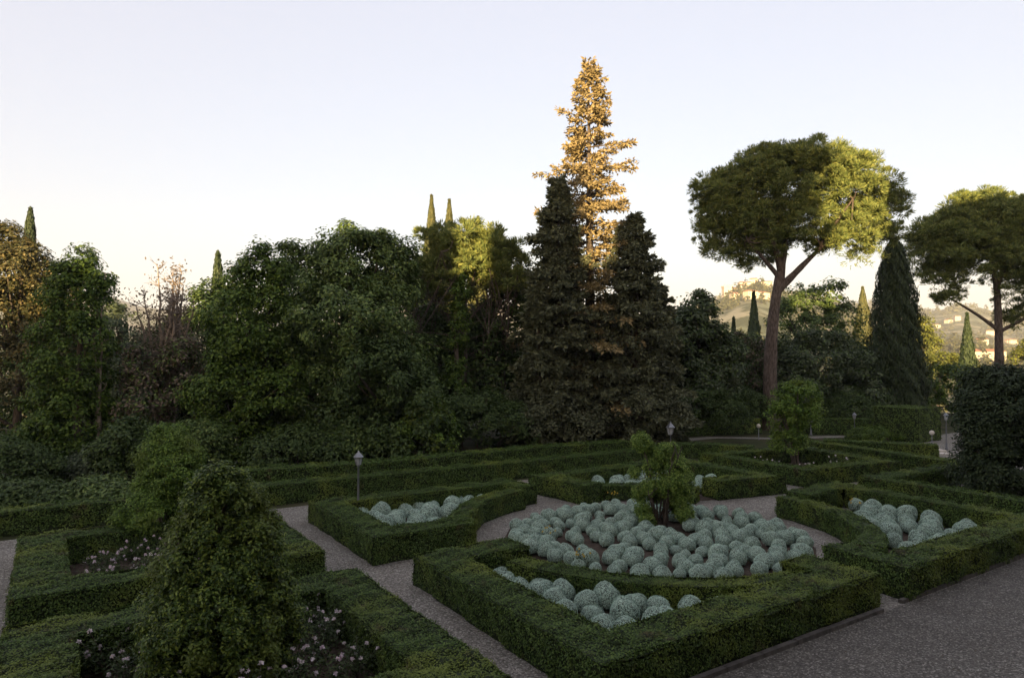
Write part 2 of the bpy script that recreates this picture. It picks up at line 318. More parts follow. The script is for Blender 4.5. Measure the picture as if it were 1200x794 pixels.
# ------------------------------------------------------------------ hedges
def bumpy(p, amp=.03):
    return amp * (np.sin(p[:, 0] * 5.1 + p[:, 1] * 2.3) + np.sin(p[:, 1] * 6.3 - p[:, 2] * 4 + p[:, 0] * 1.1) + np.sin(p[:, 0] * 11.7 - p[:, 1] * 9.1 + p[:, 2] * 13)) * .6
def offset(path, d):
    out = []
    n = len(path)
    for q in range(n):
        ns = []
        if q > 0: t = path[q] - path[q - 1]; ns.append(np.array([-t[1], t[0]]) / np.linalg.norm(t))
        if q < n - 1: t = path[q + 1] - path[q]; ns.append(np.array([-t[1], t[0]]) / np.linalg.norm(t))
        m = sum(ns); m = m / np.linalg.norm(m); m = m / max(.35, float(m @ ns[0]))
        out.append(path[q] + m * d)
    return out
def hedge_geo(mb, path, wd, h, L, cover=1.25, z0=0.0):
    """clipped hedge swept along its outer edge, body to the left of the path"""
    o = [np.array(p, float) for p in path]; inn = offset(o, wd)
    per = cover / (L * L * .6 * .5)
    quads = []                                   # (a,b,c,d, normal hint) bilinear patches
    for q in range(len(o) - 1):
        a, b2, c, d = o[q], o[q + 1], inn[q + 1], inn[q]
        quads.append(([*a, h], [*b2, h], [*c, h], [*d, h], 'top'))
        quads.append(([*a, z0], [*b2, z0], [*b2, h], [*a, h], 'side'))
        quads.append(([*c, z0], [*d, z0], [*d, h], [*c, h], 'side'))
    quads.append(([*inn[0], z0], [*o[0], z0], [*o[0], h], [*inn[0], h], 'side'))
    quads.append(([*o[-1], z0], [*inn[-1], z0], [*inn[-1], h], [*o[-1], h], 'side'))
    for a, b2, c, d, kind in quads:
        a, b2, c, d = map(np.array, (a, b2, c, d))
        nn = np.cross(b2 - a, d - a); area = (np.linalg.norm(nn) + np.linalg.norm(np.cross(b2 - c, d - c))) / 2; nn = nn / np.linalg.norm(nn)
        # core, sunk under the leaves
        s = np.linspace(0, 1, max(2, int(np.linalg.norm(b2 - a) / .25))); t = np.linspace(0, 1, 4)
        S, T = np.meshgrid(s, t); S = S[..., None]; T = T[..., None]
        g = (a * (1 - S) + b2 * S) * (1 - T) + (d * (1 - S) + c * S) * T
        gg = g.reshape(-1, 3); gg = gg + nn * (bumpy(gg) - .035)[:, None]
        k = len(s); i = np.arange(3)[:, None] * k; j = np.arange(k - 1)[None]
        mb.add(gg, np.stack([i + j, i + j + 1, i + k + j + 1, i + k + j], -1), 1)
        n = int(area * per)
        S = rng.random((n, 1)); T = rng.random((n, 1))
        p = (a * (1 - S) + b2 * S) * (1 - T) + (d * (1 - S) + c * S) * T
        ed = np.minimum(T[:, 0], 1 - T[:, 0]) * wd if kind == 'top' else (1 - T[:, 0]) * h
        drop = np.clip(1 - ed / .05, 0, 1) ** 2 * .022
        lo = np.clip(1 - T[:, 0] * h / .12, 0, 1) * .05 if kind == 'side' else 0
        p = p + nn * (bumpy(p) - drop - lo + rng.normal(size=n) * .014 + (rng.random(n) < .03) * rng.random(n) * .07)[:, None]
        cards(mb, p - nn * L * .3, np.broadcast_to(nn, p.shape) + np.array([0, 0, .25]), L, L * .6, 0, jit=.6,
              along=nn * .35 + np.array([0, 0, .3]) + rdir(n) * .9)
def hedge(label, pieces, L, name='box_hedge', cat='hedge', group=None, cover=1.25, mat='hedge'):
    mb = MB()
    for path, wd, h in pieces: hedge_geo(mb, path, wd, h, L, cover)
    c = np.mean([np.mean(np.array(p), 0) for p, _, _ in pieces], 0)
    o = link(name, mb.mesh(name, [M[mat], M['hedge_core']], (*c, 0)), loc=(*c, 0))
    return tag(o, label, cat, group)
CC = np.array([3.8, 18.4])
def arc(a0, a1, r, n=10):
    return [CC + r * np.array([math.cos(R(t)), math.sin(R(t))]) for t in np.linspace(a0, a1, n)]
T = lambda *ps: [gp(x, y, .65) for x, y in ps]
GB = 'box hedges round the parterre beds'
hedge('wide clipped box hedge round the front cushion bed, nearest the gravel drive corner',
      [(T((594, 629), (483.5, 649), (705, 779), (1032, 671.5), (944, 649)), .9, .65), (arc(294, 224, 4.85), .62, .5)], .044)
hedge('clipped box hedge round the bed with the lamp post beside it',
      [(T((630, 567), (592, 560.5), (361, 586), (437, 630), (559, 612)), .85, .65), (arc(192, 134, 4.85), .62, .62)], .05)
hedge('clipped box hedge round the cushion bed behind the yellow green shrub',
      [(T((842, 564), (922, 557), (787, 535), (619, 556), (685, 569)), .85, .65), (arc(106, 62, 4.85), .6, .5)], .06)
hedge('clipped box hedge round the right cushion bed along the drive',
      [([gp(965, 639, .65), gp(1064, 666, .65), np.array([14.22, 17.86]), gp(976, 563, .65), gp(920, 575, .65)], .85, .65), (arc(30, -36, 4.85), .62, .62)], .05)
P1 = T((381, 645), (316, 597), (22, 626), (11, 703))
hedge('low box hedge round the left rose bed with a small tree in it', [([(P1[0] + P1[3]) / 2 + .0, P1[0], P1[1], P1[2], P1[3], (P1[0] + P1[3]) / 2 - np.array([.004, .003])], .9, .65)], .046)
q0 = gp(418, 664, .65); q1 = gp(3, 734, .65)
q2, q3 = q1 + adir * 5.6, q0 + adir * 5.6
hedge('low box hedge round the nearest rose bed at the lower left', [([(q2 + q3) / 2, q3, q0, q1, q2, (q2 + q3) / 2 - np.array([.004, .003])], .95, .65)], .04)
h0 = gp(0, 601, .65); h1 = gp(745, 529, .65)
hd = unit((h1 - h0)[None])[0]
hedge('long straight clipped hedge closing the parterre in front of the wood', [([h0 - hd * 9, h0, gp(310, 570, .65), h1, gp(800, 521, .65), gp(835, 521, .65), gp(878, 524, .65)], .95, .65)], .062)
hn = np.array([-hd[1], hd[0]])
hedge('second long hedge running along the foot of the wood, behind the straight one', [([gp(278, 553, .88), gp(462, 541, .88), gp(640, 524, .88), gp(742, 517.5, .88)], 1.1, .88)], .075)
hedge('square box hedge round the far bed with a small round tree',
      [(T((818, 531), (944, 551), (1055, 540), (937, 521.5), (822, 530.6)), .85, .65)], .07)
hedge('box hedge cornering round the big dark shrub on the right',
      [([gp(1115, 542, .65) + bdir * 2, gp(1005, 558, .65), gp(1200, 588, .65), gp(1200, 588, .65) + adir * 3], .85, .65)], .062)
hedge('far low hedge slanting down towards the big dark shrub', [(T((938, 515), (1119, 541), (1135, 538)), .9, .62)], .075)
hedge('short far hedge ending at the pale stone steps', [(T((965, 517), (1100, 523.5)), 1.0, .7)], .075)
hedge('distant hedge left of the tall pine trunk', [([gp(802, 511), gp(893, 508.5)], 1.1, .98)], .10)
hedge('distant hedge between the pine trunk and the low dome shrub', [([gp(948, 509), gp(1024, 509.5)], 1.1, .98)], .10)
c0 = gp(1077, 519)
hedge('tall clipped block of hedge with flat top, left of the big dark shrub', [([c0 - adir * 2.6 + bdir * 0, c0, c0 + bdir * 2.6], 2.2, 1.95)], .10, name='hedge_block', mat='block')

# bed soils
def bed(name, pts, z=.012):
    pts = np.array(pts); c = pts.mean(0); n = len(pts)
    mid = (pts + np.roll(pts, -1, 0)) / 2
    v = np.concatenate([pts, mid, c[None]]); v = np.c_[v, np.full(len(v), z)]
    f = [[q, n + q, 2 * n, n + (q - 1) % n] for q in range(n)]
    mb = MB(); mb.add(v, f); return tag(link(name, mb.mesh(name, [M['soil']])), kind='structure')
bed('bed_soil', [np.array(p) for p in arc(0, 345, 4.0, 24)], .012)
bed('bed_soil', T((500, 652), (705, 766), (1005, 672), (760, 672)), .016)
bed('bed_soil', T((390, 588), (440, 622), (545, 611), (585, 567)), .016)
bed('bed_soil', T((660, 560), (790, 541), (890, 559), (770, 568)), .016)
bed('bed_soil', [gp(975, 573, .65), gp(1000, 630, .65), gp(1064, 656, .65), np.array([13.6, 17.9])], .016)
bed('bed_soil', [p * .97 + np.mean(P1, 0) * .03 for p in P1], .016)
bed('bed_soil', [p * .97 + np.mean([q0, q1, q2, q3], 0) * .03 for p in (q0, q1, q2, q3)], .016)
bed('bed_soil', T((828, 531.5), (944, 549), (1045, 540), (937, 523)), .016)

# stone edging along the drive: two runs
def edging(label, a, c):
    mb = MB(); d = c - a; n = max(1, int(np.linalg.norm(d) / .9)); t = d / np.linalg.norm(d); nn = np.array([-t[1], t[0]])
    for q in range(n):
        s0 = a + d * (q / n) + t * .006; s1 = a + d * ((q + 1) / n) - t * .006; hh = .075 + rng.normal() * .006
        v = [[*(s0), -.05], [*(s1), -.05], [*(s1 + nn * .12), -.05], [*(s0 + nn * .12), -.05]]
        v += [[*(s0 + nn * .012), hh], [*(s1 + nn * .012), hh], [*(s1 + nn * .108), hh], [*(s0 + nn * .108), hh]]
        mb.add(v, BOXF)
    o = link('stone_edging', mb.mesh('stone_edging', [M['stone']], (*a, 0)), loc=(*a, 0)); return tag(o, label, 'edging')
edging('low grey stone edging along the drive below the front cushion bed', gp(1037, 717) - kd * 9, gp(1037, 717))
edging('low grey stone edging along the drive below the right cushion bed', gp(1059, 707.5), gp(1059, 707.5) + kd * 9)
# pale steps at the far right
sx, sy = gp(1106, 534); mb = MB()
for q in range(3): box(mb, -.45 + q * .0, .5, q * .55, 2.4, 0, .10 + q * .11)
tag(link('stone_steps', mb.mesh('stone_steps', [M['pale_stone']]), loc=(sx, sy, 0)), 'pale stone garden steps between the far hedge and the big dark shrub', 'steps')

# ------------------------------------------------------------------ silvery cushions
def cushion_mesh(seed, r):
    mb = MB(); n = 26; k = 20
    ph = np.linspace(0, math.pi, n // 2 + 1); th = np.linspace(0, 2 * math.pi, k, endpoint=False)
    def surf(d):
        o = np.array([seed * 3.1, seed * 1.7, 0.4])
        q = d * 1.5 + o
        f = 1 + .06 * np.sin(q[:, 0] * 2.3 + q[:, 1]) + .05 * np.sin(q[:, 1] * 3.1 - q[:, 2] * 2) + .03 * np.sin(q[:, 0] * 9) * np.sin(q[:, 1] * 8 + q[:, 2] * 7)
        return d * f[:, None] * r * np.array([1, 1, .88])
    PH, TH = np.meshgrid(ph, th, indexing='ij')
    d = np.stack([np.sin(PH) * np.cos(TH), np.sin(PH) * np.sin(TH), np.cos(PH)], -1).reshape(-1, 3)
    i = np.arange(n // 2)[:, None] * k; j = np.arange(k)[None]; j2 = (j + 1) % k
    mb.add(surf(d) * .95, np.stack([i + j, i + k + j, i + k + j2, i + j2], -1), 1, True)
    d = rdir(6500); d = d[d[:, 2] > -.55]; p = surf(d)
    cards(mb, p * rng.uniform(.95, .99, (len(p), 1)), d + rdir(len(p)) * .45, .022, .012, 0, jit=.2)
    mb.v = [v + np.array([0, 0, r * .78]) for v in mb.v]
    return mb.mesh('santolina_cushion', [M['santo'], M['santo_core']])
CUSH = [cushion_mesh(q, .26) for q in range(6)]
def cushions(pts, label, group, smin=.75, smax=1.15):
    for p in pts:
        o = link('santolina_cushion', CUSH[rng.integers(6)], loc=(p[0], p[1], -.0))
        s = rng.uniform(smin, smax); o.scale = (s * rng.uniform(.9, 1.12), s * rng.uniform(.9, 1.12), s * rng.uniform(.95, 1.15)); o.rotation_euler = (0, 0, rng.uniform(0, 6.28))
        tag(o, label, 'cushion plant', group)
def scatter(test, x0, x1, y0, y1, dmin, tries=6000, nmax=400):
    out = []
    for _ in range(tries):
        p = np.array([rng.uniform(x0, x1), rng.uniform(y0, y1)])
        if test(p) and all((p - q) @ (p - q) > dmin * dmin for q in out):
            out.append(p)
            if len(out) >= nmax: break
    return out
def inpoly(p, poly):
    c = False; n = len(poly)
    for a in range(n):
        x1, y1 = poly[a]; x2, y2 = poly[a - 1]
        if (y1 > p[1]) != (y2 > p[1]) and p[0] < (x2 - x1) * (p[1] - y1) / (y2 - y1) + x1: c = not c
    return c
SH = np.array([4.2, 19.5])
bare = [np.array([3.15, 16.6]), np.array([2.3, 16.9]), np.array([4.6, 18.4]), np.array([1.2, 17.6])]
def in_round(p):
    d = np.linalg.norm(p - CC)
    return d < 3.75 and np.linalg.norm(p - SH) > .8 and all(np.linalg.norm(p - q) > .42 for q in bare)
cushions(scatter(in_round, -1, 8.5, 14, 23, .405, 16000), 'silvery rounded cotton lavender cushion in the round central bed', 'cushions of the round central bed', .56, .90)
inF = [np.array([-.85, 14.4]), np.array([1.42, 10.55]), np.array([6.25, 13.5]), np.array([4.0, 16.0])]
tF = lambda p: inpoly(p, inF) and np.linalg.norm(p - CC) > 5.58
cushions(scatter(tF, -2, 7, 10, 15, .40, 12000), 'silvery rounded cotton lavender cushion in the front bed', 'cushions of the front bed', .72, 1.05)
LL = T((361, 586), (437, 630), (559, 612), (592, 560.5)); lc = np.mean(LL, 0); LL = [lc + (p - lc) * .72 for p in LL]
cushions(scatter(lambda p: inpoly(p, LL) and np.linalg.norm(p - CC) > 5.8, -7, 1, 15, 24, .47, 2500, 30), 'silvery rounded cotton lavender cushion in the bed by the lamp post', 'cushions of the left bed', .85, 1.2)
RR = [gp(1064, 666, .65), np.array([14.22, 17.86]), gp(976, 563, .65), gp(990, 600, .65)]; lc = np.mean(RR, 0); RR = [lc + (p - lc) * .7 for p in RR]
cushions(scatter(lambda p: inpoly(p, RR) and np.linalg.norm(p - CC) > 5.8, 7, 15, 13, 24, .47, 2500, 34), 'silvery rounded cotton lavender cushion in the right bed along the drive', 'cushions of the right bed', .85, 1.2)
BB = T((619, 556), (787, 535), (922, 557), (770, 568)); lc = np.mean(BB, 0); BB = [lc + (p - lc) * .62 for p in BB]
cushions(scatter(lambda p: inpoly(p, BB) and np.linalg.norm(p - CC) > 5.8, 0, 11, 22, 30, .5, 900, 36), 'silvery rounded cotton lavender cushion in the bed behind the yellow green shrub', 'cushions of the back bed', .9, 1.25)
# yellow flowers between the cushions
mb = MB()
def bloom(mb, c, r, m, n=9):
    d = rdir(n); d[:, 2] = np.abs(d[:, 2])
    cards(mb, np.broadcast_to(c, (n, 3)) + d * r * .2, d, r * 1.1, r * 1.0, m, along=rdir(n) + np.array([0, 0, .3]))
n = 70; p = np.c_[rng.normal(size=(n, 2)) * .12, rng.uniform(.02, .34, n)]
cards(mb, p, rdir(n), .08, .025, 0, along=np.array([0, 0, 1.0]) + rdir(n) * .6)
YL = mb.mesh('flower_leaves', [M['rose_leaf']]); mb = MB(); bloom(mb, np.zeros(3), .035, 0, 8); YB = mb.mesh('yellow_bloom', [M['petal_yellow']])
for (px, py), lb in [((640, 622), 'small yellow flower clump at the left of the round cushion bed'), ((682, 652), 'small yellow flower clump near the front of the round cushion bed'), ((722, 579), 'small yellow flower clump at the far edge of the round cushion bed'),
                     ((1005, 590), 'small yellow flower clump at the back of the right cushion bed'), ((712, 683), 'small yellow flower clump against the curved hedge of the front bed')]:
    p = gp(px, py, .3); root = thing('flower_clump', lb, 'flowers', (*p, 0)); link('leaves', YL, root)
    for q in range(7): link('bloom', YB, root, (rng.normal() * .12, rng.normal() * .12, rng.uniform(.28, .44)))

mb = MB(); n = 1400; p = np.c_[rng.uniform(-9, 16, n), rng.uniform(5, 24, n), np.full(n, .022)]
cards(mb, p, np.tile([0, 0, 1.0], (n, 1)), .05, .03, 0, jit=.25, fold=.2)
tag(link('fallen_leaves', mb.mesh('fallen_leaves', [M['dry']])), kind='stuff')

mb = MB(); pts = []
for poly in (P1, [q0, q1, q2, q3]):
    cc_ = np.mean(poly, 0); pl = [cc_ + (p - cc_) * .74 for p in poly]; pts += scatter(lambda p: inpoly(p, pl), -14, 2, 4, 22, .10, 5000, 900)
pts = np.array(pts)[np.repeat(np.arange(len(pts)), 5)] + rng.normal(size=(len(pts) * 5, 2)) * .05
cards(mb, np.c_[pts, rng.uniform(.02, .10, len(pts))], np.tile([0, 0, 1.0], (len(pts), 1)), .07, .035, 0, jit=.7)
tag(link('ground_cover', mb.mesh('ground_cover', [M['rose_leaf']])), kind='stuff')

# ------------------------------------------------------------------ roses
def rose(seed, white):
    root = thing('rose_bush', 'x', 'rose bush')
    mb = MB(); tips = []
    for q in range(10):
        a = rng.uniform(0, 6.28); l = rng.uniform(.10, .38); hgt = rng.uniform(.3, .62)
        tip = np.array([math.cos(a) * l, math.sin(a) * l, hgt]); tips.append(tip)
        tube(mb, bez([0, 0, 0], [tip[0] * .35, tip[1] * .35, hgt * .6], tip, 5), np.linspace(.008, .004, 5), 4, 1)
    n = 520; b_ = np.array(tips)[rng.integers(0, 9, n)]; t = rng.uniform(.3, 1, (n, 1))
    p = b_ * t + rng.normal(size=(n, 3)) * .07; p[:, 2] = np.clip(p[:, 2], .03, 1)
    cards(mb, p, rdir(n) * .6 + np.array([0, 0, .8]), .055, .036, 0)
    link('foliage', mb.mesh('rose_foliage', [M['rose_leaf'], M['bark']]), root)
    for tip in tips[:rng.integers(7, 10)]:
        mb = MB(); bloom(mb, np.zeros(3), .034, 0, 18)
        link('bloom', mb.mesh('rose_bloom', [M['petal_white'] if white else M['petal']]), root, tip + np.array([0, 0, .01]))
    return root
protos = [rose(0, False), rose(1, False), rose(2, True), rose(3, True)]
used = set()
def roses(pts, kinds, label, group):
    for p in pts:
        kk = int(rng.choice(kinds)); src = protos[kk]
        o = copy_tree(src) if kk in used else src; used.add(kk)
        o.location = (p[0], p[1], .01); o.rotation_euler = (0, 0, rng.uniform(0, 6.28)); s = rng.uniform(.8, 1.15); o.scale = (s, s, s)
        o['label'] = label; o['group'] = group
c1 = np.mean(P1, 0); PP = [c1 + (p - c1) * .55 for p in P1]
roses(scatter(lambda p: inpoly(p, PP), -14, 0, 8, 22, .46, 1500, 44), [0, 0, 1, 2], 'pink rose bush in bloom inside the left bed with a small tree', 'roses of the left bed')
c2 = np.mean([q0, q1, q2, q3], 0); PP2 = [c2 + (p - c2) * .62 for p in (q0, q1, q2, q3)]
roses(scatter(lambda p: inpoly(p, PP2) and np.linalg.norm(p - np.array([-4.3, 9.9])) > .9, -10, 2, 4, 15, .5, 1500, 40), [1, 2, 3, 3], 'pale pink rose bush in bloom inside the nearest bed', 'roses of the nearest bed')
c3 = np.mean(T((828, 531.5), (944, 549), (1045, 540), (937, 523)), 0)
roses([c3 + np.array(d) for d in [(-1.2, -.9), (-.2, -1.5), (.9, -1.2), (1.6, -.2), (-1.7, .1)]], [2, 3], 'small white rose bush under the little round tree', 'roses of the far square bed')

# ------------------------------------------------------------------ trees
def fill(blobs, n, cr, per, flat=.8, shell=(.6, 1.12), lowcut=-.75):
    """leaf points and normals of a crown made of clumps over ellipsoids (cx,cy,cz,rx,ry,rz)"""
    bl = np.array(blobs, float); w_ = bl[:, 3] * bl[:, 5] + bl[:, 4] * bl[:, 5]; w_ = w_ / w_.sum()
    idx = rng.choice(len(bl), n, p=w_); d = rdir(n); d = np.where((d[:, 2:] < lowcut), -d, d)
    c = bl[idx, :3] + d * bl[idx, 3:] * rng.uniform(*shell, (n, 1))
    q = (c[:, None] - bl[None, :, :3]) / bl[None, :, 3:]
    dist = np.linalg.norm(q, axis=2); dist[np.arange(n), idx] = 9
    ok = dist.min(1) > .62; c, d = c[ok], d[ok]; n = len(c)
    r = cr * rng.uniform(.6, 1.4, n)
    ii = np.repeat(np.arange(n), per); v = rdir(len(ii))
    p = c[ii] + v * (r[ii] * (.35 + .65 * rng.random(len(ii)) ** .6))[:, None] * np.array([1, 1, flat])
    nn = v * .6 + d[ii] * .4 + np.array([0, 0, .55])
    return p, nn, c
def trunk(mb, h, r, limbs=(), lean=(0, 0), m=0, k=9, bend=.12, base=(0, 0, 0), taper=.35):
    n = 12; t = np.linspace(0, 1, n)
    wob = np.cumsum(rng.normal(size=(n, 2)) * bend * r, 0); wob -= wob[0]
    pth = np.c_[base[0] + lean[0] * t ** 1.2 + wob[:, 0], base[1] + lean[1] * t ** 1.2 + wob[:, 1], base[2] + t * h]
    rad = r * (1 - (1 - taper) * t) * (1 + .55 * np.exp(-t * 14))
    tube(mb, pth, rad, k, m, .05)
    for c in limbs:
        c = np.asarray(c, float)
        zt = np.clip((c[2] - base[2]) / h * .62, .12, .97); q = int(zt * (n - 1)); s = pth[q]
        mid = (s + c) / 2 + np.array([0, 0, -.1 * np.linalg.norm(c - s)]) + rng.normal(size=3) * .15
        tube(mb, bez(s, mid, c, 7), np.linspace(rad[q] * .5, .03, 7), 6, m, .05)
    return pth
def px_blobs(bl, D, base, dy=1.0, jy=.5):
    out = []
    for (px, py, rx, ry) in bl:
        p = at(px, py, D); rx_ = rx / FPX * D; rz_ = ry / FPX * D
        out.append([p[0] - base[0], rng.uniform(-jy, jy) * rx_, p[2] - base[2], rx_, rx_ * dy, rz_])
    return out
def base_at(px, D):
    x = (px - 600) / FPX * D
    return np.array([x, D, float(terrain(x, D))])
LEAVES = [0]
def broad(label, px, D, bl, mat, L=.2, cr=.55, n=220, per=70, trunk_h=None, tr=.22, name='broadleaf_tree', cat='tree', limbs=10, bark='bark', dy=1.0, jy=.5, group=None,
          extra=None, W=.62, flat=.8, partname='crown', stems=1, lowcut=-.75, trunk_part='trunk'):
    b_ = base_at(px, D); root = thing(name, label, cat, b_, group)
    blobs = px_blobs(bl, D, b_, dy, jy)
    p, nn, cc = fill(blobs, n, cr, per, flat, lowcut=lowcut)
    keep = p[:, 2] > .05; p, nn = p[keep], nn[keep]; LEAVES[0] += len(p)
    mb = MB(); mats = [M[mat]]
    cards(mb, p, nn, L, L * W, 0, jit=.5)
    if extra:
        mats.append(M[extra[0]]); s = rng.random(len(p)) < extra[1]
        cards(mb, p[s] + rng.normal(size=(s.sum(), 3)) * .1, nn[s], L, L * W, 1, jit=.6)
    me = mb.mesh(name + '_crown', mats)
    mb = MB(); top = max(q[2] for q in blobs)
    lim = cc[rng.choice(len(cc), min(limbs, len(cc)), replace=False)] if limbs else []
    if stems == 1: trunk(mb, trunk_h or top * .9, tr, lim)
    else:
        for q in range(stems):
            c = lim[q % len(lim)]; a = rng.uniform(0, 6.28); s0 = np.array([math.cos(a), math.sin(a), 0]) * tr * 2.2
            e = c * np.array([.75, .75, 1]); tube(mb, bez(s0, (s0 + e) / 2 * np.array([.55, .55, 1.1]), e, 8), np.linspace(tr, tr * .35, 8), 6, 0, .06)
    link(trunk_part, mb.mesh(name + '_trunk', [M[bark]]), root)
    link(partname, me, root)
    return root
def cypress(label, px, ptop, D, wpx, group=None, mat='cypress', L=.24, dens=1.0, base=None, blunt=.9, skirt=.3):
    b_ = base_at(px, D) if base is None else np.array(base, float); h = at(px, ptop, D)[2] - b_[2] if base is None else ptop
    r = wpx / FPX * D / 2 if base is None else wpx / 2
    root = thing('cypress_tree', label, 'cypress', b_, group)
    mb = MB(); tube(mb, [[0, 0, 0], [0, 0, h * .5], [0, 0, h * .93]], [r * .16 + .05, r * .1 + .03, .02], 7)
    link('trunk', mb.mesh('cypress_trunk', [M['bark']]), root)
    n = int(dens * (h * r * 6.28 * .7) * 2.6 / (L * L * .4 * .5)); n = min(n, 40000)
    t = rng.random(n) ** 1.15; prof = (np.clip((1 - t) / .7, 0, 1) ** blunt) * np.clip(.62 + t / skirt * .38, 0, 1)
    a = rng.uniform(0, 6.28, n)
    lump = 1 + .16 * np.sin(a * 5 + t * 31) * np.sin(a * 3 - t * 17 + 1) + .08 * np.sin(a * 11 + t * 60)
    rr_ = r * prof * lump * (1 - .45 * rng.random(n) ** 2.2) + .03
    p = np.c_[np.cos(a) * rr_, np.sin(a) * rr_, .25 + t * (h - .25)]
    out = np.c_[np.cos(a), np.sin(a), np.full(n, .25)]
    mb = MB(); cards(mb, p, out, L * 1.25, L * .5, 0, along=np.array([0, 0, 1.0]) + out * .25, jit=.4); LEAVES[0] += n
    link('crown', mb.mesh('cypress_crown', [M[mat]]), root)
    return root
def conifer(label, px, D, ptop, rpx, mat, n_wh=52, nb=8, L=.34, zlow=.06, gap=.0, power=.85, name='conifer_tree', prof=None):
    b_ = base_at(px, D); h = at(px, ptop, D)[2] - b_[2]; rb = rpx / FPX * D
    root = thing(name, label, 'conifer', b_)
    mt = MB(); trunk(mt, h * .985, .42, bend=.04, taper=.04); mb = MB()
    P_, N_, A_ = [], [], []
    f0 = rng.uniform(0, 6.28, 3)
    lob = lambda a, z: 1 + .16 * math.sin(2 * a + z * 1.3 + f0[0]) + .14 * math.sin(3 * a - z * 2.1 + f0[1])
    for q in range(n_wh):
        t = zlow + (1 - zlow) * (q / n_wh) ** .95; z = t * h
        lmax = (rb * (1 - t) ** power + .22) if prof is None else rb * float(np.interp(1 - t, *prof)) * (1 + .20 * math.sin(z * 4.6) + .07 * math.sin(z * 2.1 + 1)) + .10
        for k_ in range(nb):
            a = rng.uniform(0, 6.28); l = lmax * rng.uniform(.5, 1.1) * (1.12 if rng.random() < .08 and prof is not None else 1) * min(1.12, lob(a, z))
            dr = np.array([math.cos(a), math.sin(a), 0]); zz = z + rng.normal() * .15
            drop = -.10 * l - .02 * l * l * (1 - t); tip = dr * l + np.array([0, 0, zz + drop + .25 * l * t])
            pts = bez([0, 0, zz], dr * l * .55 + np.array([0, 0, zz + .02 * l]), tip, 6)
            if l > .8 and k_ % 2 == 0: tube(mt, pts, np.linspace(.05, .012, 6), 4)
            m_ = int(16 + 34 * l); s = rng.uniform(.22, 1, m_) ** .8
            f_ = s * 5; i0 = np.minimum(f_.astype(int), 4); c = pts[i0] * (1 - (f_ - i0)[:, None]) + pts[i0 + 1] * (f_ - i0)[:, None]
            side = np.cross(dr, [0, 0, 1.0]); off = rng.normal(size=(m_, 1)) * (.11 * l + .08) * (1.15 - s[:, None])
            c = c + side * off + np.c_[np.zeros((m_, 2)), rng.normal(size=m_) * .07 - np.abs(off[:, 0]) * .25]
            P_.append(c); N_.append(rdir(m_) + np.array([0, 0, .45]) + dr * .35); A_.append(dr + side * np.sign(off) * .7 + np.array([0, 0, -.15]) + rdir(m_) * .35)
    P_ = np.concatenate(P_); LEAVES[0] += len(P_)
    cards(mb, P_, np.concatenate(N_), L, L * .45, 0, along=np.concatenate(A_), jit=.55)
    link('trunk', mt.mesh(name + '_trunk', [M['bark']]), root); link('crown', mb.mesh(name + '_crown', [M[mat]]), root)
    return root
def stone_pine(label, px, D, crown, trunk_top, lean, tr, limb_px, clumps=230, L=.36, cr=.8, per=420, _=0):
    b_ = base_at(px, D); root = thing('stone_pine', label, 'pine', b_)
    blobs = px_blobs(crown, D, b_, .95, .25)
    bl = np.array(blobs); n = clumps
    w_ = bl[:, 3] * bl[:, 5]; idx = rng.choice(len(bl), n, p=w_ / w_.sum()); d = rdir(n); flip = (d[:, 2] < -.3) & (rng.random(n) < .8); d[flip, 2] *= -1
    c = bl[idx, :3] + d * bl[idx, 3:] * rng.uniform(.55, 1.02, (n, 1))
    cr_ = cr * rng.uniform(.55, 1.35, n); ii = np.repeat(np.arange(n), per); v = rdir(len(ii)); v[:, 2] = np.where(v[:, 2] < -.35, -v[:, 2], v[:, 2])
    tu = np.floor(rng.random(len(ii)) * 14).astype(int)                      # needles gather in tufts
    td = unit(rng.normal(size=(n, 14, 3)) + np.array([0, 0, .35]))[ii, tu]; v = unit(td + v * .42)
    pp = c[ii] + v * (cr_[ii] * rng.uniform(.35, 1, len(ii)) ** .8)[:, None] * np.array([1, 1, .78])
    mb = MB(); cards(mb, pp, np.cross(v, rdir(len(ii))) + np.array([0, 0, .3]), L, L * .2, 0, along=v + np.array([0, 0, .25]), jit=.25); LEAVES[0] += len(ii)
    link('crown', mb.mesh('stone_pine_crown', [M['pine']]), root)
    mt = MB(); tt = at(*trunk_top, D) - b_
    n = 14; t = np.linspace(0, 1, n); pth = np.outer(t, tt) + np.c_[lean * np.sin(t * 3.14), np.zeros(n), np.zeros(n)]
    tube(mt, pth, tr * (1 - .48 * t) * (1 + .45 * np.exp(-t * 13)), 12, 0, .04)
    for (sx_, sy_, ex, ey, r0) in limb_px:
        s = at(sx_, sy_, D) - b_; e = at(ex, ey, D) - b_; e[1] += rng.uniform(-2, 2)
        tube(mt, bez(s, (s + e) / 2 + np.array([rng.normal() * .2, 0, .05 * np.linalg.norm(e - s)]), e, 9), np.linspace(r0, r0 * .35, 9), 8, 0, .05)
        near_ = c[np.argsort(np.linalg.norm(c - e, axis=1))[1:22:4]]
        for g in near_: tube(mt, bez(e, (e + g) / 2 + rng.normal(size=3) * .2, g, 6), np.linspace(r0 * .36, .03, 6), 5, 0)
    link('trunk', mt.mesh('stone_pine_trunk', [M['pine_bark']]), root)
    return root
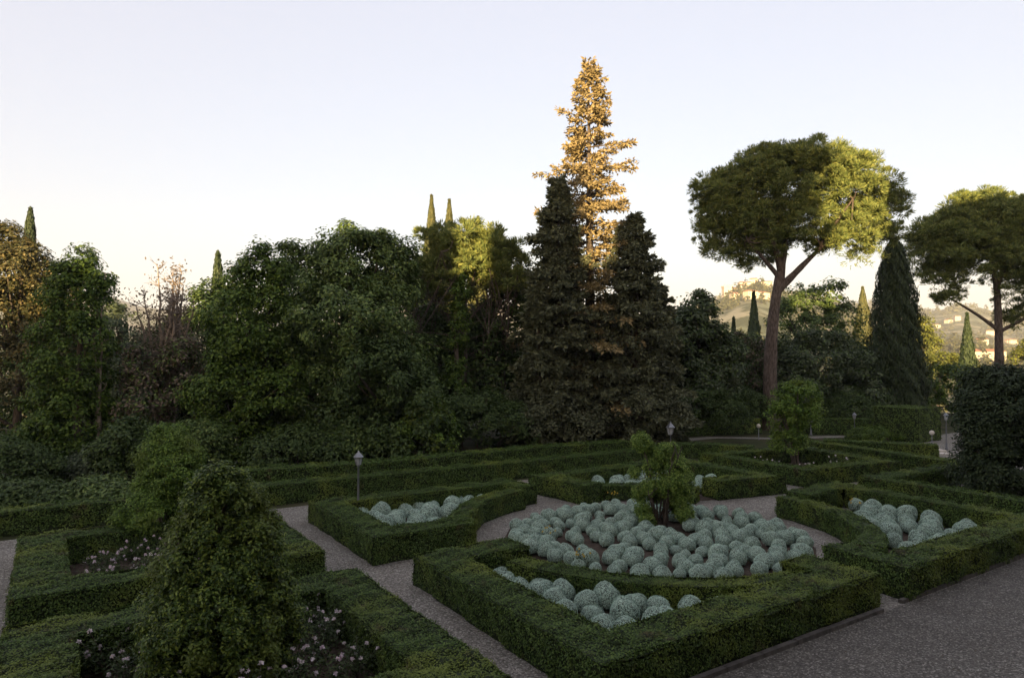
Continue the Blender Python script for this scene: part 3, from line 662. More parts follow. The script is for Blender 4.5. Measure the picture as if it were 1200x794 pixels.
def twiggy(label, px, D, ptop, wpx, name='bare_tree', dry=0, stems=3, mat='pale_bark', twigs=90, r=.12, ivy=0):
    b_ = base_at(px, D); h = at(px, ptop, D)[2]; W = wpx / FPX * D / 2
    root = thing(name, label, 'tree', b_); mt = MB(); P_ = []
    for q in range(stems):
        e = np.array([rng.uniform(-.7, .7) * W, rng.uniform(-.7, .7) * W, h * rng.uniform(.78, 1.0)])
        pth = bez([rng.normal() * .2, rng.normal() * .2, 0], [e[0] * .5, e[1] * .5, h * .5], e, 12); pth[1:-1, :2] += rng.normal(size=(10, 2)) * .06
        tube(mt, pth, np.linspace(r, .018, 12), 6, 0, .08)
        for _ in range(twigs // stems):
            k_ = rng.integers(3, 12); s = pth[k_]; d = rdir(1)[0]; d[2] = abs(d[2]) * .9 + .1; l = rng.uniform(.4, 1.0) * W * .9 * (1.25 - k_ / 14)
            e2 = s + d * l; pp = bez(s, s + d * l * .5 + rng.normal(size=3) * .12, e2, 5); tube(mt, pp, np.linspace(.03, .008, 5), 4, 0); P_.append(pp)
            for _2 in range(2):
                e3 = e2 + rdir(1)[0] * l * .4; tube(mt, [pp[3], e3], [.012, .006], 3, 0); P_.append(np.array([e2, e3]))
    link('trunk', mt.mesh(name + '_trunk', [M[mat]]), root)
    P_ = np.concatenate(P_)
    if dry:
        n = dry; p = P_[rng.integers(0, len(P_), n)] + rng.normal(size=(n, 3)) * .22
        mb = MB(); cards(mb, p, rdir(n), .17, .08, 0, along=rdir(n) + np.array([0, 0, -.4])); link('crown', mb.mesh('dry_crown', [M['dry']]), root)
    if ivy:
        t = rng.random(ivy); a = rng.uniform(0, 6.28, ivy); rr_ = W * .55 * (1 - t * .6)
        p = np.c_[np.cos(a) * rr_, np.sin(a) * rr_, t * h * .62]
        mb = MB(); cards(mb, p, np.c_[np.cos(a), np.sin(a), .4 + 0 * a], .18, .12, 0, jit=.6); link('ivy', mb.mesh('ivy', [M['ivy']]), root)
    return root

# --- left part of the wood
broad('large dark tree with sunlit tips at the left end of the wood', 20, 38, [(20, 335, 36, 42), (-30, 320, 50, 60), (50, 390, 42, 46), (0, 440, 60, 60), (42, 305, 18, 22), (8, 280, 14, 18), (70, 345, 22, 32), (22, 300, 12, 16)], 'sunlit_oak', .19, .5, 520, 80)
cypress('tall thin cypress rising above the far left of the wood', 32, 246, 58, 30, blunt=.6)
broad('ivy covered tree forming a tall green column in the left wood', 92, 31, [(92, 350, 36, 44), (88, 420, 44, 60), (84, 490, 46, 60), (108, 325, 22, 20), (70, 520, 40, 40)], 'ivy', .17, .42, 420, 80, limbs=4, dy=.9, jy=.2, name='ivy_tree')
twiggy('bare forked top branches sticking out of the ivy column', 118, 31, 306, 50, twigs=16, stems=2, r=.10)
broad('slim tree with golden tips behind the ivy column', 92, 44, [(92, 315, 20, 26), (78, 345, 26, 30), (112, 352, 24, 28), (95, 420, 40, 70)], 'oak', .22, .5, 130, 60)
twiggy('half dead tree with bare pinkish brown twigs in the left wood', 196, 34, 312, 84, name='dead_tree', dry=2600, stems=15, twigs=380, r=.19)
broad('dry brown bush beneath the half dead tree', 190, 32.5, [(180, 470, 34, 34), (215, 440, 28, 40), (165, 430, 22, 30)], 'dry', .17, .45, 90, 60, name='bush', cat='bush', limbs=5, extra=('oak', .6))
cypress('thin dark cypress right of the half dead tree', 254, 298, 46, 26, blunt=.6)
twiggy('thin leafless tree with wispy branches above the wood', 263, 44, 262, 40, stems=1, twigs=40, r=.11)
broad('low grey green tree in the dip between ivy column and dead tree', 143, 40, [(140, 400, 34, 34), (150, 450, 40, 50), (128, 370, 18, 18)], 'olive', .2, .5, 130, 60)
cypress('short dark cypress in the dip between ivy column and dead tree', 147, 383, 48, 16)
broad('tall tree mantled in bright green ivy, left of the broad oak', 288, 31, [(302, 318, 22, 28), (280, 335, 20, 24), (322, 326, 16, 22), (285, 385, 44, 50), (272, 460, 46, 60), (320, 455, 40, 70), (285, 520, 52, 34), (318, 350, 22, 30)], 'ivy', .18, .5, 480, 80, dy=.9, jy=.3, name='ivy_tree')
broad('broad oak with rounded crown in the middle of the wood', 412, 34, [(414, 312, 40, 38), (358, 322, 26, 32), (462, 328, 32, 42), (410, 380, 74, 50), (380, 450, 66, 58), (450, 440, 58, 66), (408, 276, 15, 14), (342, 303, 14, 18), (446, 290, 18, 16), (385, 298, 16, 14), (478, 300, 12, 14), (430, 282, 12, 10), (400, 510, 80, 34)], 'oak', .19, .52, 880, 90, tr=.32)
broad('dense dark bushy tree in front of the broad oak', 455, 31.5, [(450, 440, 52, 40), (420, 490, 56, 42), (490, 480, 44, 46), (470, 520, 60, 28)], 'dark', .18, .5, 300, 80)
cypress('left of the two sunlit cypress tips above the flat topped pine', 505, 231, 62, 38, L=.22, mat='lit_cypress', blunt=.85)
cypress('right of the two sunlit cypress tips above the flat topped pine', 526, 236, 62, 38, L=.22, mat='lit_cypress', blunt=.85)
cypress('lowest sunlit cypress tip above the flat topped pine', 560, 256, 62, 38, L=.22, mat='lit_cypress', blunt=.85)
stone_pine('flat topped pine with bare lower branches in the middle of the wood', 535, 37, [(515, 300, 36, 36), (550, 292, 34, 28), (578, 304, 32, 36), (500, 335, 24, 30), (592, 325, 24, 36), (540, 320, 46, 36)], (540, 318), .3, .24,
           [(537, 400, 500, 330, .07), (538, 390, 585, 335, .07), (539, 360, 520, 300, .07), (538, 375, 560, 300, .07), (537, 350, 590, 300, .05)] +
           [(537, 350 + 9 * q, 537 + (-1) ** q * (22 + (q * 37) % 52), 320 + 9 * q + (q * 23) % 30, .035) for q in range(13)], 210, .26, .5, 260, 330)
broad('ivy clad pine stem rising through the flat topped pine', 536, 35.6, [(536, 400, 12, 46), (534, 460, 15, 46), (540, 350, 8, 30)], 'ivy', .16, .3, 90, 70, name='ivy', cat='climber', limbs=0, partname='foliage', trunk_part='stem')
broad('dark tree filling the wood left of the tall conifer', 590, 39, [(600, 380, 34, 60), (560, 430, 50, 70), (600, 470, 46, 60), (500, 420, 40, 60), (612, 350, 18, 40)], 'dark', .24, .6, 330, 70)
broad('bright leafed young tree at the foot of the wood', 500, 31, [(500, 480, 26, 22), (488, 505, 30, 22), (515, 505, 24, 22)], 'laurel', .15, .35, 110, 60, tr=.08, name='young_tree')
# --- tall conifers
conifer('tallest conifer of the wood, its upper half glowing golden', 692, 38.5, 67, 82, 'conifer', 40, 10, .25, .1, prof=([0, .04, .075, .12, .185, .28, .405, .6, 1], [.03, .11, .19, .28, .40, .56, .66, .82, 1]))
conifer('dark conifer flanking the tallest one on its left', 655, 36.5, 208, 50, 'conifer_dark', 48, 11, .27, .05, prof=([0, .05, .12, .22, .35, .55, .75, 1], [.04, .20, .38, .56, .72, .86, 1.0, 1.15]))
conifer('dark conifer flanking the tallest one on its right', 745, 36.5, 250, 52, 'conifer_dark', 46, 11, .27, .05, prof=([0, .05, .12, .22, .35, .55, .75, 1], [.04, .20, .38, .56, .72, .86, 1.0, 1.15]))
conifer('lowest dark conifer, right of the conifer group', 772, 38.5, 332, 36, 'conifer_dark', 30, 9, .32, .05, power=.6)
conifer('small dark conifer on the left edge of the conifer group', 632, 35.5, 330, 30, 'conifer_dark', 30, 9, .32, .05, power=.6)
# --- right part
broad('grey green tree with uneven top, right of the conifers', 825, 46, [(820, 366, 18, 17), (808, 400, 28, 32), (840, 428, 26, 40), (820, 450, 38, 46), (824, 346, 9, 9), (798, 378, 14, 16)], 'olive', .26, .55, 230, 70, extra=('dark', .8))
broad('drooping brownish tree left of the tall pine trunk', 872, 51, [(872, 420, 26, 28), (870, 460, 30, 34), (888, 440, 24, 40)], 'dry', .2, .5, 120, 60, extra=('dark', 1.0), limbs=6)
broad('tall leafy tree behind the pine trunk with gaps in its crown', 955, 60, [(950, 360, 34, 26), (975, 350, 22, 18), (930, 375, 26, 28), (985, 375, 24, 24), (955, 395, 44, 30)], 'oak', .28, .6, 190, 60)
broad('large grey olive tree right of the pine trunk', 955, 50, [(950, 425, 42, 36), (985, 435, 32, 40), (930, 450, 30, 40), (960, 470, 52, 34), (1005, 455, 26, 36)], 'olive', .25, .55, 330, 75, extra=('dark', .4))
cypress('big broad dark cypress standing right of the tall pine', 1050, 284, 52, 62, L=.22, blunt=.46, skirt=.10)
cypress('slim dark cypress behind the pine trunk on its left', 884, 344, 88, 24, L=.4)
cypress('tiny dark cypress left of the slim one behind the pine', 860, 374, 92, 16, L=.4)
cypress('sunlit golden cypress between olive tree and big cypress', 1012, 338, 150, 40, L=.45, mat='lit_cypress', blunt=.8)
cypress('dark pointed cypress beside the trunk of the right pine', 1134, 369, 100, 26, L=.4)
stone_pine('tall umbrella pine with a leaning reddish trunk', 903, 47.1, [(880, 232, 56, 50), (935, 222, 62, 48), (985, 228, 54, 44), (1030, 248, 36, 34), (860, 250, 46, 26), (885, 262, 50, 26), (842, 238, 36, 32), (935, 256, 70, 36), (1010, 268, 44, 30), (868, 278, 40, 26), (905, 200, 40, 24), (955, 200, 48, 24), (838, 272, 22, 20), (845, 296, 16, 9), (1045, 278, 20, 16), (990, 287, 40, 16), (886, 296, 34, 14), (870, 312, 12, 6), (1010, 304, 16, 6), (905, 284, 46, 20), (945, 282, 44, 18), (930, 196, 60, 24)], (914, 318), -.35, .54,
           [(914, 330, 925, 250, .30), (912, 340, 957, 292, .30), (957, 294, 1010, 275, .17), (915, 318, 890, 262, .24), (913, 325, 868, 285, .18), (925, 260, 950, 220, .18), (957, 294, 985, 240, .15)], 1050, .25, .60, 290)
stone_pine('second umbrella pine at the right edge with drooping limbs', 1169, 55, [(1165, 268, 62, 40), (1085, 292, 20, 26), (1092, 330, 16, 22), (1102, 352, 14, 10), (1128, 348, 18, 10), (1205, 372, 30, 12), (1130, 270, 40, 30), (1120, 300, 50, 36), (1195, 290, 60, 50), (1100, 275, 32, 22), (1230, 270, 60, 50), (1112, 318, 26, 16), (1150, 310, 56, 34), (1225, 340, 46, 36), (1150, 250, 50, 24), (1110, 285, 40, 34), (1200, 330, 50, 36)], (1168, 330), .1, .42,
           [(1169, 345, 1150, 290, .22), (1168, 385, 1115, 345, .16), (1169, 390, 1215, 360, .16), (1169, 335, 1190, 280, .2)], 900, .28, .66, 290)
broad('large dark rounded shrub at the right edge of the garden', 1178, 24, [(1186, 488, 52, 54), (1158, 482, 22, 32), (1156, 525, 28, 44), (1172, 452, 34, 20), (1212, 510, 46, 60), (1182, 556, 52, 32), (1156, 562, 26, 28), (1220, 465, 34, 30)], 'cypress', .12, .33, 1000, 95, name='shrub', cat='shrub', tr=.1, W=.55, partname='foliage', trunk_part='stem', dy=.9)
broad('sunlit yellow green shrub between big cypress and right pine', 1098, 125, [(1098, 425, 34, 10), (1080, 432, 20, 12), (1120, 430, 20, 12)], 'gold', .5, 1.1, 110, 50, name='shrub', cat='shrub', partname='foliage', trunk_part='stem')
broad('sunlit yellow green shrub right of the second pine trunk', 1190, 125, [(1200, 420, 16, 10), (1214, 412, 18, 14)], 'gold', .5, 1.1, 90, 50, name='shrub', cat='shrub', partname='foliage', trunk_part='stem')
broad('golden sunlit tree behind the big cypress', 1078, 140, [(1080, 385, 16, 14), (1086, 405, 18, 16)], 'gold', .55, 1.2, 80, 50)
broad('shaded green thicket left of the clipped hedge block', 1088, 62, [(1088, 450, 44, 24), (1060, 460, 40, 24), (1120, 455, 34, 26), (1095, 470, 50, 20)], 'ivy', .26, .55, 240, 60, name='bush', cat='bush')
broad('low clipped dome shrub before the hedge block', 1030, 40, [(1030, 511, 31, 9)], 'ivy', .12, .2, 160, 60, name='shrub', cat='shrub', partname='foliage', trunk_part='stem', limbs=4, dy=.7)
broad('small round tree standing in the far square bed', 932, 30, [(932, 470, 26, 22), (925, 490, 24, 16), (945, 488, 18, 18), (930, 515, 20, 16), (920, 520, 14, 14)], 'laurel', .11, .26, 200, 75, tr=.06, name='small_tree', stems=5)
# --- darker trees standing behind the first rank
for px, D, bl, mat, lb in [
    (-30, 46, [(-20, 400, 60, 70), (10, 470, 70, 60), (-60, 440, 60, 80)], 'dark', 'dark tree behind the large one at the left end of the wood'),
    (85, 45, [(70, 440, 50, 60), (110, 450, 50, 50), (90, 500, 60, 40)], 'dark', 'dark tree behind the ivy column'),
    (165, 46, [(150, 460, 50, 54), (190, 440, 46, 50), (170, 500, 60, 40)], 'dark', 'dark tree behind the half dead tree'),
    (240, 45, [(235, 420, 50, 60), (265, 400, 44, 70), (250, 480, 60, 50)], 'dark', 'dark tree behind the green ivy mantled tree'),
    (340, 46, [(330, 400, 60, 66), (380, 390, 60, 66), (350, 470, 70, 60)], 'dark', 'dark tree behind the left half of the broad oak'),
    (450, 45, [(440, 390, 56, 70), (480, 380, 50, 70), (460, 470, 70, 60)], 'dark', 'dark tree behind the right half of the broad oak'),
    (545, 43, [(510, 370, 44, 60), (560, 360, 50, 70), (600, 370, 40, 70), (540, 440, 70, 60), (600, 460, 50, 60), (575, 320, 30, 36), (520, 320, 30, 30)], 'conifer_dark', 'dark tree behind the flat topped pine'),
    (680, 46, [(660, 430, 60, 70), (720, 430, 60, 70), (690, 480, 80, 40)], 'dark', 'dark tree behind the conifer group'),
    (800, 52, [(800, 430, 40, 44), (840, 440, 44, 44), (800, 480, 60, 30)], 'dark', 'dark tree behind the grey green tree with uneven top'),
    (890, 58, [(890, 430, 34, 36), (910, 450, 36, 40), (870, 460, 36, 34)], 'dark', 'dark tree behind the drooping brownish tree'),
    (1010, 58, [(1010, 440, 34, 40), (1040, 450, 40, 40), (1000, 470, 40, 30)], 'dark', 'dark tree between grey olive tree and big cypress')]:
    broad(lb, px, D, bl, mat, .26, .65, 330, 75, limbs=5, jy=.3)
# --- undergrowth along the foot of the wood
for px, D, bl, mat, lb in [
    (20, 27, [(20, 555, 40, 36), (-15, 550, 40, 40), (55, 560, 26, 26)], 'dark', 'reedy dark bush at the left edge of the wood'),
    (40, 22, [(20, 590, 36, 18), (60, 590, 30, 16), (-20, 588, 30, 20)], 'dark', 'low dark bush just behind the left end of the long hedge'),
    (115, 22.5, [(110, 585, 34, 18), (140, 588, 26, 14), (85, 590, 22, 14)], 'oak', 'low green bush behind the long hedge, next to the left rose bed'),
    (100, 28, [(95, 560, 30, 24), (125, 550, 26, 28)], 'olive', 'grey green bush under the ivy column'),
    (150, 27, [(150, 515, 26, 22), (165, 535, 30, 26), (135, 540, 22, 24)], 'dark', 'rounded dark bush below the half dead tree'),
    (235, 29, [(235, 525, 34, 30), (215, 545, 30, 24)], 'oak', 'bushy growth behind the small tree of the left rose bed'),
    (350, 29, [(350, 530, 40, 28), (385, 535, 34, 22), (320, 535, 30, 22)], 'dark', 'dark low bush left of the lamp post'),
    (430, 31, [(430, 518, 36, 22), (460, 520, 30, 20), (400, 522, 30, 18)], 'oak', 'low bush right behind the lamp post'),
    (560, 33.5, [(560, 490, 40, 34), (590, 500, 34, 28), (535, 505, 30, 22)], 'dark', 'dark bush below the flat topped pine'),
    (640, 35, [(640, 490, 40, 30), (680, 500, 36, 24), (610, 500, 30, 24)], 'conifer_dark', 'dark bush at the foot of the conifer group'),
    (740, 36, [(740, 480, 44, 34), (775, 490, 34, 26), (710, 495, 34, 24)], 'conifer_dark', 'dark spreading bush under the right dark conifer'),
    (815, 44, [(815, 480, 40, 26), (850, 485, 30, 22), (785, 485, 24, 22)], 'dark', 'dark bush behind the distant hedge, right of the conifers'),
    (870, 48, [(868, 478, 28, 24), (890, 485, 20, 18)], 'dark', 'dark bush just left of the tall pine trunk'),
    (990, 49, [(985, 482, 34, 20), (1015, 480, 28, 24), (960, 484, 26, 20)], 'dark', 'dark bush below the big grey olive tree')]:
    broad(lb, px, D, bl, mat, .15, .4, 190, 70, name='bush', cat='bush', tr=.06, limbs=5, partname='foliage', trunk_part='stem', lowcut=-.4)
# --- garden shrubs
broad('large cone shaped glossy green bush in the nearest rose bed', 258, 10, [(258, 606, 44, 54), (252, 660, 66, 60), (262, 720, 76, 70), (235, 740, 58, 56), (300, 730, 46, 56), (262, 770, 80, 40), (222, 655, 28, 36), (300, 640, 28, 44), (262, 570, 22, 26)], 'glossy', .062, .14, 1500, 105, name='topiary_bush', cat='bush', tr=.07, W=.5, partname='foliage', trunk_part='stem', lowcut=-.9, jy=.15)
broad('small leafy tree with pale stems in the left rose bed', 195, 17.6, [(198, 518, 22, 20), (190, 542, 28, 24), (212, 548, 24, 26), (180, 570, 28, 28), (206, 575, 32, 30), (188, 600, 36, 26), (222, 535, 12, 14), (180, 528, 12, 14)], 'laurel', .068, .19, 560, 120, name='small_tree', tr=.035, stems=7, bark='pale_bark', W=.5)
# multi-stemmed shrub in the centre of the round bed
root = thing('shrub', 'multi stemmed shrub with yellow green leaf tufts amid the round cushion bed', 'shrub', (*SH, 0))
mt = MB(); mb = MB(); tips = []
for q in range(20):
    a = rng.uniform(0, 6.28); l = rng.uniform(.3, .85); hgt = rng.uniform(1.1, 2.35)
    s0 = np.array([math.cos(a) * .16, math.sin(a) * .16, 0]); e = np.array([math.cos(a) * l, math.sin(a) * l, hgt])
    pth = bez(s0, [math.cos(a) * (l * .45), math.sin(a) * (l * .45), hgt * .6], e, 8); pth[1:-1] += rng.normal(size=(6, 3)) * .03
    tube(mt, pth, np.linspace(.032, .010, 8), 6, 0, .08)
    for k_ in (3, 5, 6):
        e2 = pth[k_] + rdir(1)[0] * .3 + np.array([0, 0, .15]); tube(mt, [pth[k_], e2], [.014, .006], 4)
    tips.append(e)
tuft = [(np.array([-.55, -.1, 2.45]), .30), (np.array([-.3, .2, 2.25]), .24), (np.array([.10, -.1, 2.15]), .28), (np.array([.45, -.1, 1.7]), .40), (np.array([.52, -.2, 1.35]), .42), (np.array([.56, -.1, .95]), .38), (np.array([.35, -.3, 1.35]), .32),
        (np.array([.62, -.3, .5]), .28), (np.array([-.7, .1, 1.55]), .20), (np.array([-.5, -.1, .55]), .26), (np.array([-.45, -.4, .30]), .24), (np.array([-.55, .2, .95]), .26), (np.array([.2, .5, 1.9]), .3), (np.array([-.15, .1, 1.75]), .34), (np.array([-.35, -.2, 1.2]), .26), (np.array([.1, -.1, 1.2]), .34), (np.array([-.1, .4, .9]), .3), (np.array([.45, .3, .7]), .35), (np.array([.3, 0, 2.2]), .26), (np.array([.5, .1, 1.95]), .22)]
for c, r in tuft:
    n = int(3600 * r * r / .12); v = rdir(n); p = c + v * r * rng.random((n, 1)) ** .45 * np.array([1, 1, 1.05])
    lump = np.sin(p[:, 0] * 17 + p[:, 2] * 13) + np.sin(p[:, 1] * 15 - p[:, 2] * 19) ; p = p[lump > -.75]; v = v[lump > -.75]
    cards(mb, p, v * .7 + np.array([0, 0, .5]), .065, .034, 0, jit=.6)
M['center_leaf'] = leaf_mat('yellow_green_shrub_leaf', [(0.057, 0.112, 0.024), (0.108, 0.184, 0.037), (0.178, 0.270, 0.055), (0.280, 0.369, 0.079)], pscale=1)
link('stem', mt.mesh('shrub_stems', [M['bark']]), root); link('foliage', mb.mesh('shrub_foliage', [M['center_leaf']]), root)

# ------------------------------------------------------------------ lamps
def lamp(label, px, D, ztop, s=1.0):
    x = (px - 600) / FPX * D; root = thing('garden_lamp', label, 'lamp', (x, D, 0), 'lamp posts of the garden')
    hp = ztop - .42 * s
    mb = MB(); lathe(mb, [(.0, 0), (.09, 0), (.09, .05), (.055, .12), (.05, .3), (.032, .36), (.027, hp - .06), (.045, hp - .04), (.05, hp), (0, hp)], 10)
    link('pole', mb.mesh('lamp_pole', [M['iron']]), root)
    mb = MB(); lathe(mb, [(0, hp), (.07 * s, hp + .005), (.115 * s, hp + .22 * s), (0, hp + .22 * s)], 6, smooth=False); g = link('lantern', mb.mesh('lantern', [M['glass']]), root)
    mb = MB()
    for q in range(6):
        a = q * math.pi / 3; c, s_ = math.cos(a), math.sin(a)
        tube(mb, [[.073 * s * c, .073 * s * s_, hp], [.119 * s * c, .119 * s * s_, hp + .22 * s]], [.008, .008], 4)
    link('frame', mb.mesh('lantern_frame', [M['iron']]), g)
    mb = MB(); lathe(mb, [(0, hp + .222 * s), (.155 * s, hp + .222 * s), (.155 * s, hp + .235 * s), (.06 * s, hp + .34 * s), (.035 * s, hp + .36 * s), (.02 * s, hp + .40 * s), (.0, ztop)], 6, smooth=False)
    link('lantern_cap', mb.mesh('lantern_cap', [M['cap']]), root)
lamp('grey lamp post with lantern, left of the cushion bed', 421, 20.2, 2.1)
lamp('lantern of a lamp post peeping over the hedge behind the central shrub', 785, 33.3, 1.78, 1.5)
lamp('thin dark lamp post before the distant hedge, left of the dome shrub', 1000, 42.5, 1.55)
lamp('lamp post standing against the clipped hedge block', 1107, 36.5, 2.0)
lamp('small lamp post beside the little round tree, by the distant hedge', 949, 43.5, 1.15)
def spot(label, px, py, D):
    p = at(px, py, D); root = thing('garden_spotlight', label, 'lamp', (p[0], D, 0))
    mb = MB(); lathe(mb, [(0, 0), (.05, 0), (.05, .03), (.02, .05), (.02, p[2] - .1), (0, p[2] - .1)], 8); link('pole', mb.mesh('spot_pole', [M['iron']]), root)
    mb = MB(); lathe(mb, [(0, p[2] - .12), (.09, p[2] - .09), (.13, p[2]), (.10, p[2] + .10), (0, p[2] + .14)], 10); link('globe', mb.mesh('spot_globe', [M['pale_stone']]), root)
spot('short white globe lamp left of the pine trunk foot', 889, 499, 41)
spot('short white globe lamp between dome shrub and hedge block lamp', 1092, 507, 36)

# ------------------------------------------------------------------ far hillside
TWX, TWY = at(852, 335, 1130)[:2]
mb = MB(); nT = 5200; cnt = 0
az = R(1) * rng.uniform(8, 46, 15000); r_ = 240 * (2300 / 240) ** rng.random(15000)
x_, y_ = r_ * np.sin(az), r_ * np.cos(az); dens = np.sin(x_ * .017 + 1) + np.sin(y_ * .013 + x_ * .009) + np.sin(x_ * .041 - y_ * .033) * .8
sel = (dens + rng.normal(size=15000) * .9 > .1); x_, y_, r_ = x_[sel][:nT], y_[sel][:nT], r_[sel][:nT]; z_ = terrain(x_, y_)
for x, y, z, r in zip(x_, y_, z_, r_):
    if abs(x - TWX) < 75 and abs(y - TWY) < 110: continue
    rad = rng.uniform(1.6, 4.2) * (1 + r / 2500); n = 26; tall = rng.random() < .18
    v = rdir(n); p = np.array([x, y, z + rad * (.7 if not tall else 1.4)]) + v * np.array([rad * (.35 if tall else 1), rad * (.35 if tall else 1), rad * (1.7 if tall else .8)]) * rng.uniform(.6, 1, (n, 1))
    cards(mb, p, v + np.array([0, 0, .4]), rad * .8, rad * .6, 0, jit=.5)
M['far_wood'] = leaf_mat('far_tree_leaf', [(.030, .040, .018), (.055, .060, .025), (.085, .085, .035)], pscale=.02, trans=.1)
tag(link('distant_woodland', mb.mesh('distant_woodland', [M['far_wood']])), kind='stuff')
def house(label, px, py, D, wd, dp, hh, rz=0, group=None, hip=.22, name='house', cat='house', wallm='house_wall'):
    p = at(px, py, D); x, y = p[0], p[1]; z = float(terrain(x, y)) if py is None else p[2]
    z = float(terrain(x, y)); root = thing(name, label, cat, (x, y, z), group, rz)
    mb = MB(); box(mb, -wd / 2, wd / 2, -dp / 2, dp / 2, -4, hh); link('wall', mb.mesh('house_walls', [M[wallm]]), root)
    rh = dp * hip; e = .4; mb = MB()
    v = [[-wd / 2 - e, -dp / 2 - e, hh + .003], [wd / 2 + e, -dp / 2 - e, hh + .003], [wd / 2 + e, dp / 2 + e, hh + .003], [-wd / 2 - e, dp / 2 + e, hh + .003], [-wd / 2 + dp * .2, 0, hh + rh], [wd / 2 - dp * .2, 0, hh + rh]]
    mb.add(v, [[0, 1, 5, 4], [2, 3, 4, 5], [1, 2, 5, 5], [3, 0, 4, 4], [3, 2, 1, 0]]); link('roof', mb.mesh('house_roof', [M['tile']]), root)
    nw = max(2, int(wd / 4))
    for fl in range(max(1, int(hh / 3.2))):
        for q in range(nw):
            mb = MB(); xx = -wd / 2 + (q + .5) * wd / nw; box(mb, xx - .5, xx + .5, -dp / 2 - .06, -dp / 2 + .1, .9 + fl * 3.1, 2.4 + fl * 3.1); link('window', mb.mesh('house_window', [M['pane']]), root)
    return root
house('long farmhouse with orange tiled roof beside the right pine trunk', 1154, 425, 640, 34, 12, 9.0, R(6))
for q in range(22):
    px = [866, 874, 884, 892, 861, 898, 880, 1088, 1096, 1108, 1116, 1122, 1150, 1160, 1182, 1190, 1198, 1206, 1112, 1186, 930, 870][q]; D = rng.uniform(820, 1080) if px < 1000 else rng.uniform(900, 1550)
    house('small pale house with tiled roof on the far hillside', px, 400, D, rng.uniform(9, 20), rng.uniform(8, 11), rng.uniform(5, 9), rng.uniform(-.5, .5), 'houses on the far hillside')
# tower on the hilltop
p = at(852, 335, 1130); z = float(terrain(p[0], p[1])); root = thing('tower', 'pale square tower on the hazy hilltop left of the pine', 'tower', (p[0], p[1], z))
mb = MB(); box(mb, -7, 7, -7, 7, -6, 24); link('shaft', mb.mesh('tower_shaft', [M['house_wall']]), root)
mb = MB(); box(mb, -7.8, 7.8, -7.8, 7.8, 24.003, 26)
for q in range(4):
    for s in (-1, 1):
        u = -6.2 + q * 4.1; box(mb, u - .9, u + .9, s * 7.2 - .5, s * 7.2 + .5, 26.003, 28)
link('battlement', mb.mesh('tower_battlement', [M['house_wall']]), root)
for q in range(2):
    mb = MB(); box(mb, -.9, .9, -7.05, -6.8, 8 + q * 8, 11 + q * 8); link('window', mb.mesh('tower_window', [M['pane']]), root)
for q, (dx, ww, hh) in enumerate([(16, 18, 12), (34, 22, 9), (-18, 14, 8)]):
    x = p[0] + dx; y = p[1] + rng.uniform(-8, 8); root = None
    pr = 600 + x / y * FPX
    house(['pale building just right of the hilltop tower', 'long pale building furthest right of the hilltop tower', 'small pale building left of the hilltop tower'][q], pr, 335, y, ww, 10, hh)

# ------------------------------------------------------------------ unseen villa behind the viewer, its outline shaped to shade garden and wood
VO = -np.array([-bdir[1], bdir[0]]) * 6.0              # middle of the facade line
VA = math.atan2(bdir[1], bdir[0])
def shade_t(u, back):
    """facade coordinate t of a place whose shade falls on the line u = x - y tan(az), 'back' metres behind the facade"""
    tn = math.tan(SUN_AZ); n = np.array([-bdir[1], bdir[0]]); o = VO - n * back
    return (u - (o[0] - o[1] * tn)) / (bdir[0] - bdir[1] * tn)
villa = thing('villa', 'unseen ochre plastered villa behind the viewer, its outline shaped to cast the shade', 'villa', (*VO, 0), None, VA)
def vblock(t0, t1, d0, d1, z0, z1, roof=.18, roofname='roof'):
    mb = MB(); box(mb, t0, t1, -d1, -d0, z0, z1); link('wall', mb.mesh('villa_wall', [M['wall']]), villa)
    if roof:
        e = .45; mb = MB(); dm = (d0 + d1) / 2; rh = (d1 - d0) * roof; cut = min((d1 - d0) / 2, (t1 - t0) / 2) * .95
        v = [[t0 - e, -d1 - e, z1 + .003], [t1 + e, -d1 - e, z1 + .003], [t1 + e, -d0 + e, z1 + .003], [t0 - e, -d0 + e, z1 + .003], [t0 + cut, -dm, z1 + rh], [t1 - cut, -dm, z1 + rh]]
        mb.add(v, [[0, 1, 5, 4], [2, 3, 4, 5], [1, 2, 5, 5], [3, 0, 4, 4], [3, 2, 1, 0]]); link(roofname, mb.mesh('villa_roof', [M['tile']]), villa)
def uv(px, py, D):
    p = at(px, py, D); return p[0] - p[1] * math.tan(SUN_AZ), p
def need_z(px, py, D, back):
    """height of an edge 'back' metres behind the facade whose shadow passes through the point seen at px,py, D metres off"""
    u, p = uv(px, py, D); t = shade_t(u, back); n = np.array([-bdir[1], bdir[0]]); s = VO + bdir * t - n * back
    return t, p[2] + (p[1] - s[1]) / math.cos(SUN_AZ) * math.tan(SUN_EL)
t0, zb = need_z(-60, 352, 36, 0); t9, _z = need_z(1330, 300, 55, 10); _t, zc = need_z(700, 338, 38, 6)
zb = min(zb, zc)
vblock(t0 - 6, t9 + 4, 0, 10, 0, zb, 0)                          # long flat-topped body, its height set by the shade edge it throws
def shade_block(pl, dl, pr, dr, ytop, D, d0=6.0, d1=8.2):  # unseen block added on top of the villa to throw a shade edge
    """unseen block added on the villa; its left and right ends and its top throw the shade edges seen in the wood"""
    ta, _ = need_z(pl, ytop, dl, d0); tb, _ = need_z(pr, ytop, dr, d1); tm, zm = need_z((pl + pr) / 2, ytop, D, (d0 + d1) / 2)
    vblock(ta, tb, d0, d1, zb + .003, zm, 0)
shade_block(228, 34, 542, 37, 288, 35)
shade_block(492, 37, 542, 37, 254, 37, 8.21, 9.0)
shade_block(577, 37, 632, 37, 262, 37, 6.01, 8.19)
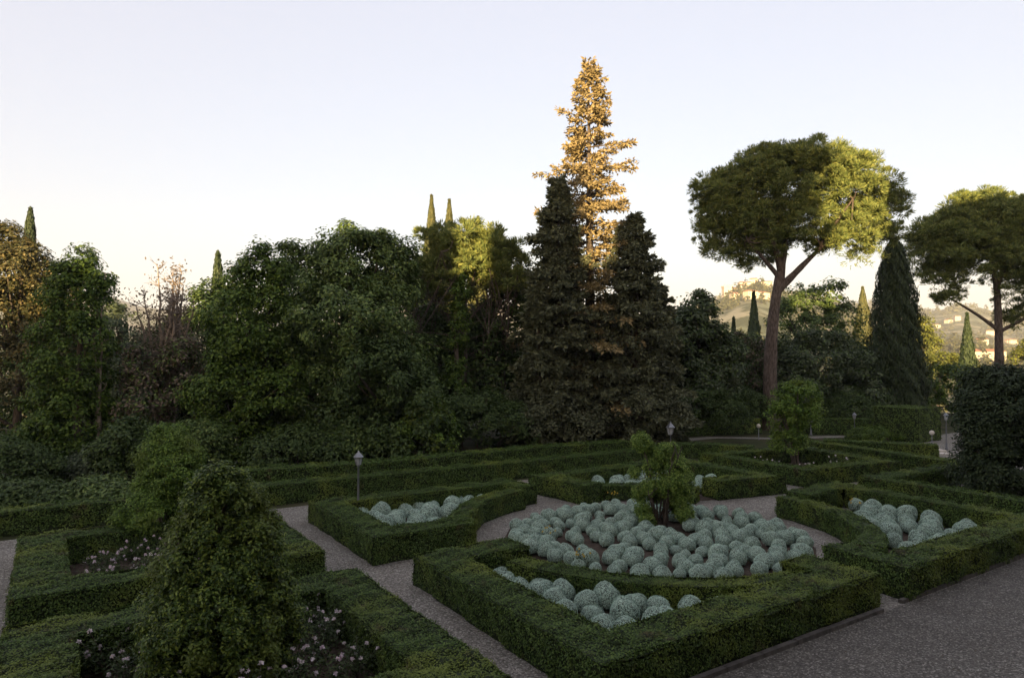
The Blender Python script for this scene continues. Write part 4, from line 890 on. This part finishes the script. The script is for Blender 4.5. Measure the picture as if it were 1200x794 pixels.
shade_block(64, 31, 172, 34, 312, 32)
shade_block(632, 37, 688, 38, 206, 38)
shade_block(722, 38, 806, 42, 252, 38)
shade_block(800, 47, 922, 47, 160, 47, 5.9, 8.3)
tc_, zc_ = need_z(934, 165, 47, 14); n_ = np.array([-bdir[1], bdir[0]]); pc_ = VO + bdir * tc_ - n_ * 14  # unseen tree, added so its crown breaks up the straight shade edge
root = thing('broadleaf_tree', 'unseen tall leafy tree added behind the villa to roughen its shade edge', 'tree', (pc_[0], pc_[1], 0))
hb_ = zc_
bl_ = [[bdir[0] * q, bdir[1] * q, z_, r_, r_, rz_] for q, z_, r_, rz_ in [(-.5, hb_ - 9, 2.0, 2.2), (.1, hb_ - 6.5, 1.9, 1.8), (-.9, hb_ - 4.2, 1.9, 1.6), (-.2, hb_ - 2.2, 1.8, 1.5), (.9, hb_ + .2, 1.7, 1.4), (-.6, hb_ + 1.6, 2.0, 1.4), (-.5, hb_ - 12, 2.4, 2.4), (-1.5, hb_ - 1, 1.8, 2.0)]]
p_, n2_, c_ = fill(bl_, 260, .55, 110); mb = MB(); cards(mb, p_, n2_, .3, .2); link('crown', mb.mesh('villa_tree_crown', [M['oak']]), root)
mb = MB(); trunk(mb, hb_, .4, c_[::20]); link('trunk', mb.mesh('villa_tree_trunk', [M['bark']]), root)
shade_block(953, 47, 1032, 47, 322, 47, 5.95, 8.25)
shade_block(1030, 47, 1330, 55, 215, 50)
t0, tG = t0, t9
for q in range(24):
    tt = t0 + 1 + q * (tG - 2 - t0) / 24
    for zz in (1.2, 5.0):
        mb = MB(); box(mb, tt - .55, tt + .55, -.02, .05, zz, zz + 1.9); wn = link('window', mb.mesh('villa_window', [M['pane']]), villa)
        mb = MB(); box(mb, tt - 1.1, tt - .56, .012, .07, zz - .05, zz + 1.95); box(mb, tt + .56, tt + 1.1, .012, .07, zz - .05, zz + 1.95); link('shutter', mb.mesh('villa_shutter', [M['shutter']]), wn)

# ------------------------------------------------------------------ evening haze
mb = MB(); box(mb, -3500, 3500, -3500, 3500, -24, 215)
hz = link('haze', mb.mesh('haze', [])); hm = bpy.data.materials.new('evening_haze'); hm.use_nodes = True; nt = hm.node_tree
nt.nodes.remove(nt.nodes['Principled BSDF']); pv = nt.nodes.new('ShaderNodeVolumePrincipled')
pv.inputs['Color'].default_value = (.86, .88, .92, 1); pv.inputs['Density'].default_value = .00018; pv.inputs['Anisotropy'].default_value = 0.1
nt.links.new(pv.outputs[0], nt.nodes['Material Output'].inputs['Volume']); hz.data.materials.append(hm); tag(hz, kind='stuff')
print('LEAVES', LEAVES[0], 'tris', sum(len(m.polygons) for m in bpy.data.meshes))

print('CUSHIONS', sum(o.name.startswith('santolina') for o in bpy.data.objects), 'ROSES', sum(o.name.startswith('rose_bush') for o in bpy.data.objects))
